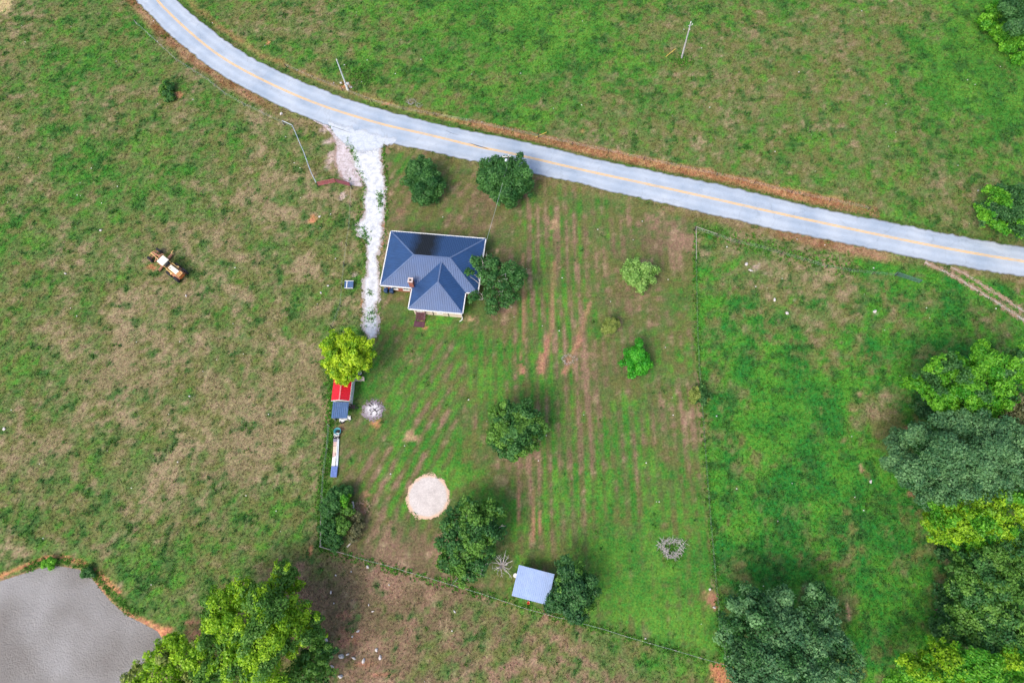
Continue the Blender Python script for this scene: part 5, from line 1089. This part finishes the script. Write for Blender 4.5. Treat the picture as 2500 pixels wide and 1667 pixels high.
def bench():
    q = px(877, 929); t = empty('garden_bench', (q.x, q.y, 0), math.radians(3), 'weathered pale wooden bench under the lime green tree', 'bench')
    mb = surf('bleached_bench_wood', (.56, .46, .43), .8, var=.2, scale=4)
    for k in range(3): MB().box((-.95, -.22 + k * .15, .42), (.95, -.09 + k * .15, .46)).build('seat_slat', mb, t)
    for k in range(2): MB().box((-.95, .26, .6 + k * .18), (.95, .30, .74 + k * .18)).build('back_slat', mb, t)
    for x in (-.8, .8):
        for y in (-.16, .22): MB().bar((x, y, -.05), (x, y, .419 if y < 0 else .95), .07).build('leg', mb, t)
    q = px(879, 911); t = empty('car_tyre', (q.x, q.y, 0), 0, 'black tyre with pale rim ring lying beside the tree trunk', 'tyre')
    MB().lathe([(.20, .02), (.34, .0), (.38, .06), (.38, .16), (.34, .22), (.20, .20), (.20, .02)], (0, 0, 0), 'z', 24).build('tyre', M_rubber, t, smooth=True)
    MB().lathe([(.19, .05), (.27, .215), (.33, .225), (.30, .232), (.2, .21), (.17, .1)], (0, 0, 0), 'z', 24).build('whitewall', M_insul, t)
    q = px(843, 1023); m = MB(); n = 14; t = empty('crumpled_tarp', (q.x, q.y, 0), .15, 'crumpled white tarp in front of the lean-to roof', 'tarp')
    for i in range(n):
        for j in range(8):
            x = -.9 + 1.8 * i / (n - 1); y = -.32 + .64 * j / 7; z = .12 + .5 * float(fbm(np.array([x * 1.0 + 7]), np.array([y + 3]), .35, 3, 90)[0]) - .5 * abs(y) - .12 * abs(x)
            m.v.append((x + .06 * math.sin(j * 2.1), y + .14 * math.sin(x * 3), max(.0, z)))
    for i in range(n - 1):
        for j in range(7): a = i * 8 + j; m.f.append((a, a + 1, a + 9, a + 8))
    m.build('sheet', M_white, t)
    MB().lathe([(.20, .02), (.36, .0), (.40, .08), (.40, .16), (.36, .22), (.20, .20), (.20, .02)], (-.45, -.28, 0), 'z', 20).build('weight', M_rubber, t)
    q = px(862, 995); t = empty('wheelbarrow', (q.x, q.y, 0), -.1, 'rusty black wheelbarrow tipped beside the lean-to', 'wheelbarrow')
    MB().hexa([(-.25, -.2, .25), (.3, -.2, .25), (.3, .2, .25), (-.25, .2, .25), (-.45, -.34, .6), (.5, -.34, .6), (.5, .34, .6), (-.45, .34, .6)]).build('tray', surf('rusty_black_tray', (.05, .035, .03), .7, var=.4), t)
    for y in (-.26, .26): MB().tube([(-1.0, y, .55), (-.3, y, .3), (.75, y * .3, .2)], .025, 6).build('handle', M_post, t); MB().bar((-.3, y, 0), (-.3, y, .3), .04).build('leg', M_post, t)
    MB().lathe([(.08, -.05), (.19, -.05), (.2, 0), (.19, .05), (.08, .05), (.08, -.05)], (.75, 0, .19), 'y', 16).build('wheel', M_rubber, t)
bench()

def branches(name, label, u, v, n, r, cat, mat, h=.8, ring=False, thick=.03):
    q = px(u, v); t = empty(name, (q.x, q.y, 0), 0, label, cat); m = MB()
    for i in range(n):
        a = 2 * math.pi * (i + random.uniform(-.4, .4)) / n
        if ring:
            rr = r * random.uniform(.55, 1.0) * (1 + .28 * math.sin(a * 1 + .8) + .16 * math.sin(3 * a)); s = Vector((math.cos(a) * rr, math.sin(a) * rr * .8, random.uniform(.02, .3))); d = Vector((random.uniform(-1, 1), random.uniform(-1, 1), random.uniform(.0, .5)))
            e = s + d * r * .35
            m.tube([s, (s + e) / 2 + Vector((0, 0, .08)), e], [thick, thick * .7, thick * .3], 4); continue
        L = r * random.uniform(.6, 1.1); d = Vector((math.cos(a), math.sin(a), 0)); s = d * .08; k = d * L * .45 + Vector((random.uniform(-.15, .15), random.uniform(-.15, .15), h * random.uniform(.4, .9))); e = d * L + Vector((random.uniform(-.2, .2), random.uniform(-.2, .2), h * random.uniform(.3, 1.1)))
        m.tube([s, k, e], [thick * 1.4, thick, thick * .3], 5)
        for j in range(3):
            b = k.lerp(e, random.random()); m.tube([b, b + Vector((random.uniform(-1, 1), random.uniform(-1, 1), random.uniform(-.2, .7))) * r * .3], [thick * .5, thick * .2], 4)
    o = m.build('branches', mat, t); tag(o, kind='stuff'); return t
branches('dead_shrub', 'bare bleached shrub of radiating branches left of the galvanised shed', 1226, 1380, 15, 2.0, 'dead shrub', M_barkpale, 1.5, thick=.055)
t = branches('brush_pile', 'ring of grey brushwood around green weeds in the mown yard', 1636, 1340, 300, 1.75, 'brush pile', M_barkpale, ring=True, thick=.028)
branches('brush_heap', 'grey dead brush heap on the far road verge', 1003, 252, 60, .9, 'brush heap', surf('grey_brush', (.38, .36, .38), .9), .5, ring=True, thick=.025)
branches('brush_heap', 'grey dead brush tangled at the far end of the verge heap', 1022, 260, 40, .7, 'brush heap', surf('grey_brush_b', (.36, .34, .36), .9), .4, ring=True, thick=.025)
branches('brush_heap', 'pinkish dry brush raked against the thicket', 884, 1240, 90, 1.2, 'brush heap', surf('pink_brush', (.46, .30, .22), .9), .5, ring=True, thick=.03)
branches('brush_heap', 'silvery dry brush on the mown rows beside bare red soil', 1385, 880, 90, 1.2, 'brush heap', M_barkpale, .3, ring=True, thick=.018)
a = px(861, 1224, .5); b = px(865, 1292, .4); tag(MB().tube([a, (a + b) / 2 + Vector((.15, 0, .1)), b], [.16, .14, .10], 8).build('fallen_log', M_barkpale), 'long grey log lying along the thicket', 'log')
a = px(848, 1334); b = px(855, 1327, .9); tag(MB().tube([a, b], [.12, .10], 8).build('brace_post', M_barkpale), 'short pale brace post beside the thicket fence', 'post')

# ------------------------------------------------------------------ rocks
def rock(u, v, r, label, grp=None, mat=None, flat=.5):
    q = px(u, v); bm = bmesh.new(); bmesh.ops.create_icosphere(bm, subdivisions=2, radius=1); qz = [Vector((random.gauss(0, 1), random.gauss(0, 1), random.gauss(0, .6))).normalized() for _ in range(5)]
    sx, sy = random.uniform(.8, 1.35), random.uniform(.5, .9); sd = random.uniform(0, 90)
    for w in bm.verts:
        for n_ in qz:
            ov = w.co.dot(n_) - .62
            if ov > 0: w.co -= n_ * ov
        k = .62 + .8 * float(fbm(np.array([w.co.x * 1.2 + sd]), np.array([w.co.y * 1.2 + w.co.z * .9]), 1.0, 2, 5)[0]); w.co = Vector((w.co.x * sx * k, w.co.y * sy * k, w.co.z * flat * k))
    me = bpy.data.meshes.new('rock'); bm.to_mesh(me); bm.free(); me.materials.append(mat or M_stone)
    o = bpy.data.objects.new('rock', me); C.objects.link(o); r *= .8; o.scale = (r, r, r); o.location = (q.x, q.y, r * flat * .35); o.rotation_euler = (0, 0, random.uniform(0, 6)); return tag(o, label, 'rock', grp)
RG = 'white rocks among the bare red soil'
ROCKL = {(797, 1562): 'upper of two touching white rocks in the shade of the pond trees', (796, 1572): 'lower of two touching white rocks in the shade of the pond trees', (834, 1602): 'big white rock beside the darker green pond tree at the head of a red trail',
         (864, 1606): 'white rock second along the red trail from the pond trees', (888, 1612): 'white rock third along the red trail from the pond trees', (832, 1650): 'big white rock beyond the red trail by the pond trees', (849, 1596): 'small white rock tucked beside the big one at the red trail head',
         (919, 1586): 'grey white rock in dry grass above the red trail', (928, 1604): 'flat grey white rock in dry grass beside the red trail', (898, 1384): 'pale stone in green grass just below the south fence', (808, 1446): 'pinkish white rock near the upper branches of the broad pond tree'}
for u, v, r in ((797, 1562, .42), (796, 1572, .40), (834, 1602, .62), (864, 1606, .42), (888, 1612, .45), (832, 1650, .62), (849, 1596, .28), (919, 1586, .42), (928, 1604, .40), (874, 1540, .3), (808, 1446, .32), (860, 1553, .2), (900, 1476, .22), (910, 1492, .22), (815, 1472, .22), (898, 1384, .36), (950, 1427, .24), (1110, 1493, .3), (810, 1625, .3)):
    rock(u, v, r, ROCKL.get((u, v), 'small pale stone strewn over the bare soil below the south fence'), RG)
for u, v, r, lb in ((687, 279, .5, 'pale boulder on the verge near the pipe fence'), (1822, 645, .62, 'white boulder in the dry patch of the east pasture'), (1832, 660, .4, 'smaller pale rock below the white boulder in the east pasture'), (1891, 732, .4, 'white rock above the second in the east pasture slope'), (1922, 765, .42, 'white rock beside pinkish soil in the east pasture'),
                 (2136, 760, .5, 'pale flat rock in the pinkish soil of the upper east pasture'), (1478, 812, .32, 'pale stone at the foot of the tiny sapling'), (2125, 1175, .42, 'white rock at the margin of the wood'), (1733, 1438, .3, 'pale stone on the bare red patch by the east fence'), (1743, 1482, .3, 'pale stone at the lower end of the bare red patch'),
                 (780, 529, .28, 'small pale stone beside an orange scar in the pasture'), (801, 698, .3, 'white stone in the pasture near the low blue box'), (783, 715, .28, 'white stone further into the pasture than the low blue box'), (246, 562, .3, 'bright white stone in pasture uphill of the grader'), (10, 1047, .42, 'large white stone in open dry pasture'), (160, 668, .26, 'white stone in a dark weed clump'), (463, 967, .26, 'white stone in dry turf below the grader'), (454, 722, .24, 'white stone just past the grader'), (846, 207, .6, 'pinkish rock heap stone at the pale pole'), (833, 203, .45, 'pinkish stone behind the pale pole'), (815, 203, .25, 'small pale stone on the verge left of the pale pole'), (858, 213, .28, 'grey rubble stone beside the pale pole')):
    rock(u, v, r, lb)

# ------------------------------------------------------------------ turf relief: grass, weeds, flecks
def scatter_xy(n):
    x = rng.uniform(-121, 106, n); y = rng.uniform(-19, 128, n)
    # keep what the picture shows plus a margin for a step aside
    lim = 80 + y * .34 + 6; k = (np.abs(x + 6) < lim + 8)
    return x[k], y[k]
def clear(x, y):
    k = ~in_poly(x, y, road_poly) & ~in_poly(x, y, POND) & ((x - pad_c.x) ** 2 + (y - pad_c.y) ** 2 > (PADR * .98) ** 2)
    dr = in_poly(x, y, drive_poly); k &= ~dr | ((pdist(x, y, drive_poly, True) < .45) & (rng.random(len(x)) < .35))
    cs, sn = math.cos(math.radians(6.45)), math.sin(math.radians(6.45))
    hx = (x + 17.08) * cs - (y - 53.6) * sn; hy = (x + 17.08) * sn + (y - 53.6) * cs
    k &= ~((np.abs(hx) < 7.8) & (np.abs(hy) < 4.8)) & ~((hx > -2.4) & (hx < 5.8) & (hy < -4) & (hy > -8.5)) & ~((hx > -2.1) & (hx < -.2) & (hy < -8) & (hy > -10.8))
    k &= ~((np.abs(x + 30.8) < 1.6) & (y > 26.8) & (y < 34)) & ~((np.abs(x + .85) < 2.6) & (np.abs(y - 2.35) < 2.3))
    return k
def blades(x, y, nb, length, width, lean, col, zb=0.0):
    n = len(x); N = n * nb; a = rng.uniform(0, 2 * np.pi, N); bx = np.repeat(x, nb) + rng.normal(0, .5, N) * np.repeat(length, nb) * .5; by = np.repeat(y, nb) + rng.normal(0, .5, N) * np.repeat(length, nb) * .5
    L = np.repeat(length, nb) * rng.uniform(.6, 1.25, N); le = rng.uniform(*lean, N); w = np.repeat(width, nb) * rng.uniform(.7, 1.3, N)
    ca, sa = np.cos(a), np.sin(a); z0 = np.repeat(zb, nb) if hasattr(zb, '__len__') else zb
    v = np.empty((N, 3, 3)); v[:, 0] = np.stack([bx - sa * w, by + ca * w, np.zeros(N) + z0], 1); v[:, 1] = np.stack([bx + sa * w, by - ca * w, np.zeros(N) + z0], 1)
    v[:, 2] = np.stack([bx + ca * L * np.sin(le), by + sa * L * np.sin(le), z0 + L * np.cos(le)], 1)
    c = np.repeat(col, nb, axis=0) * rng.uniform(.5, 1.6, (N, 1)) * (1 + rng.normal(0, .12, (N, 3))); c = np.repeat(c[:, None], 3, axis=1); c[:, :2] *= .8; c[:, 2] *= 1.12
    return v.reshape(-1, 3), np.clip(c.reshape(-1, 3), .003, .9)
def gzf(x, y):
    i = np.clip(np.searchsorted(GX, x) - 1, 0, len(GX) - 2); j = np.clip(np.searchsorted(GY, y) - 1, 0, len(GY) - 2); return gz.reshape(len(GX), len(GY))[i, j]
def grass():
    x, y = scatter_xy(230000); k = clear(x, y); x, y = x[k], y[k]
    col, m, yard, east, north = turf(x, y)
    keep = rng.random(len(x)) < np.where(yard, .75, 1.0); x, y, col, m, yard = x[keep], y[keep], col[keep], m[keep], yard[keep]
    ln = np.where(yard, .13, .20 + .14 * m) * rng.uniform(.7, 1.4, len(x))
    v, c = blades(x, y, 4, ln, np.where(yard, .03, .045), (.5, 1.35), col, gzf(x, y) - .01)
    tag(fast_mesh('pasture_grass', v, 3, M_grass, c), 'short mixed grass of pasture and yard', 'grass', kind='stuff')
    # broad leaved weed clumps
    x, y = scatter_xy(60000); k = clear(x, y); x, y = x[k], y[k]
    w = fbm(x, y, 1.5, 3, 21, .5); col, m, yard, east, north = turf(x, y)
    k = (rng.random(len(x)) < sstep(.61, .75, w + (m - .5) * .10) * np.where(yard, .10, .8)); x, y, col = x[k], y[k], col[k]
    c0 = np.where(rng.random((len(x), 1)) < .5, np.array([[.06, .18, .04]]), np.array([[.11, .27, .035]])); col = col * .4 + c0 * .6
    v, c = blades(x, y, 9, rng.uniform(.25, .55, len(x)), np.full(len(x), .075), (.3, 1.25), col, gzf(x, y))
    tag(fast_mesh('pasture_weeds', v, 3, M_grass, c), 'coarse dark green weed clumps in the turf', 'weeds', kind='stuff')
    # taller growth along fences, banks and the foot of posts
    X, Y = [], []
    for pts, wd, n in (([(790, 1340), (788, 1240), (790, 1180), (800, 1100), (806, 1035), (812, 960), (808, 900)], .5, 900), ([(1697, 560), (1700, 720), (1708, 900), (1720, 1080), (1738, 1300), (1765, 1600)], .3, 500), ([(1720, 565), (1800, 585), (1930, 620), (2100, 660)], .9, 450),
                       ([(60, 1392), (105, 1374), (150, 1371), (200, 1384), (240, 1418), (290, 1470), (330, 1500)], .4, 420), ([(850, 1000), (852, 930)], .3, 60), ([(1660, 150), (1672, 150)], .8, 120), ([(868, 175), (890, 200)], 1.2, 160), ([(800, 1345), (930, 1380), (1060, 1416), (1300, 1488), (1500, 1545), (1770, 1624)], .35, 500),
                       ([(1632, 1346), (1645, 1348)], .7, 160), ([(938, 350), (944, 470), (944, 520), (936, 600)], .2, 90), ([(866, 380), (888, 450), (886, 500), (870, 560), (892, 640)], .25, 110), ([(845, 340), (868, 380)], .3, 60), ([(900, 785), (912, 770)], .5, 26), ([(928, 470), (930, 505)], .35, 60), ([(886, 560), (896, 590)], .45, 70), ([(903, 712), (904, 722)], .25, 16), ([(900, 765), (915, 760)], .4, 22)):
        P = smooth_line(pxs(pts), .3); idx = rng.integers(0, len(P), n); X.append(np.array([P[i].x for i in idx]) + rng.normal(0, wd, n)); Y.append(np.array([P[i].y for i in idx]) + rng.normal(0, wd, n))
    x = np.concatenate(X); y = np.concatenate(Y); k = ~in_poly(x, y, road_poly) & ~in_poly(x, y, POND); x, y = x[k], y[k]
    c0 = np.array([.085, .22, .03]) * rng.uniform(.6, 1.7, (len(x), 1)) * np.array([1, 1, 1])
    v, c = blades(x, y, 10, rng.uniform(.2, .42, len(x)), np.full(len(x), .06), (.3, 1.3), c0, gzf(x, y))
    tag(fast_mesh('fence_line_weeds', v, 3, M_grass, c), 'tall green weeds along the fences and the pond bank', 'weeds', kind='stuff')
    # dry straw on the red verge
    x = rng.uniform(px(1150, 330).x, px(2150, 540).x, 60000); y = rng.uniform(px(2150, 545).y - 3, px(1150, 315).y + 3, 60000); dn = pdist(x, y, decim(RN, 8)); k = (dn > .5) & (dn < 2.6) & ~in_poly(x, y, road_poly)
    cl = decim(RC, 8); cx = np.array([p[0] for p in cl]); cy = np.array([p[1] for p in cl]); o = np.argsort(cx); k &= y > np.interp(x, cx[o], cy[o]); x, y = x[k], y[k]
    c0 = np.where(rng.random((len(x), 1)) < .6, np.array([[.50, .29, .15]]), np.array([[.30, .13, .06]]))
    v, c = blades(x, y, 3, np.full(len(x), .24), np.full(len(x), .03), (.8, 1.5), c0, gzf(x, y))
    tag(fast_mesh('dry_verge_straw', v, 3, M_grass, c), 'dry straw on the red soil of the far verge', 'straw', kind='stuff')
grass()
def flecks():
    n = 240; x, y = scatter_xy(n * 3); k = clear(x, y); x, y = x[k][:n], y[k][:n]; s = rng.uniform(.04, .13, len(x)); v = []
    for dx, dy, z in ((-1, -.6, .04), (.9, -.8, .05), (.7, .8, .09), (-.8, .7, .06)): v.append(np.stack([x + dx * s, y + dy * s, .06 + z + s * 0], 1))
    v = np.stack(v, 1).reshape(-1, 3); c = np.repeat(np.array([[.75, .74, .72]]) * rng.uniform(.7, 1.1, (len(x), 1)), 4, axis=0)
    tag(fast_mesh('pale_flecks', v, 4, M_grass, c), 'tiny pale stones and blossom flecks strewn over the turf', 'flecks', kind='stuff')
flecks()
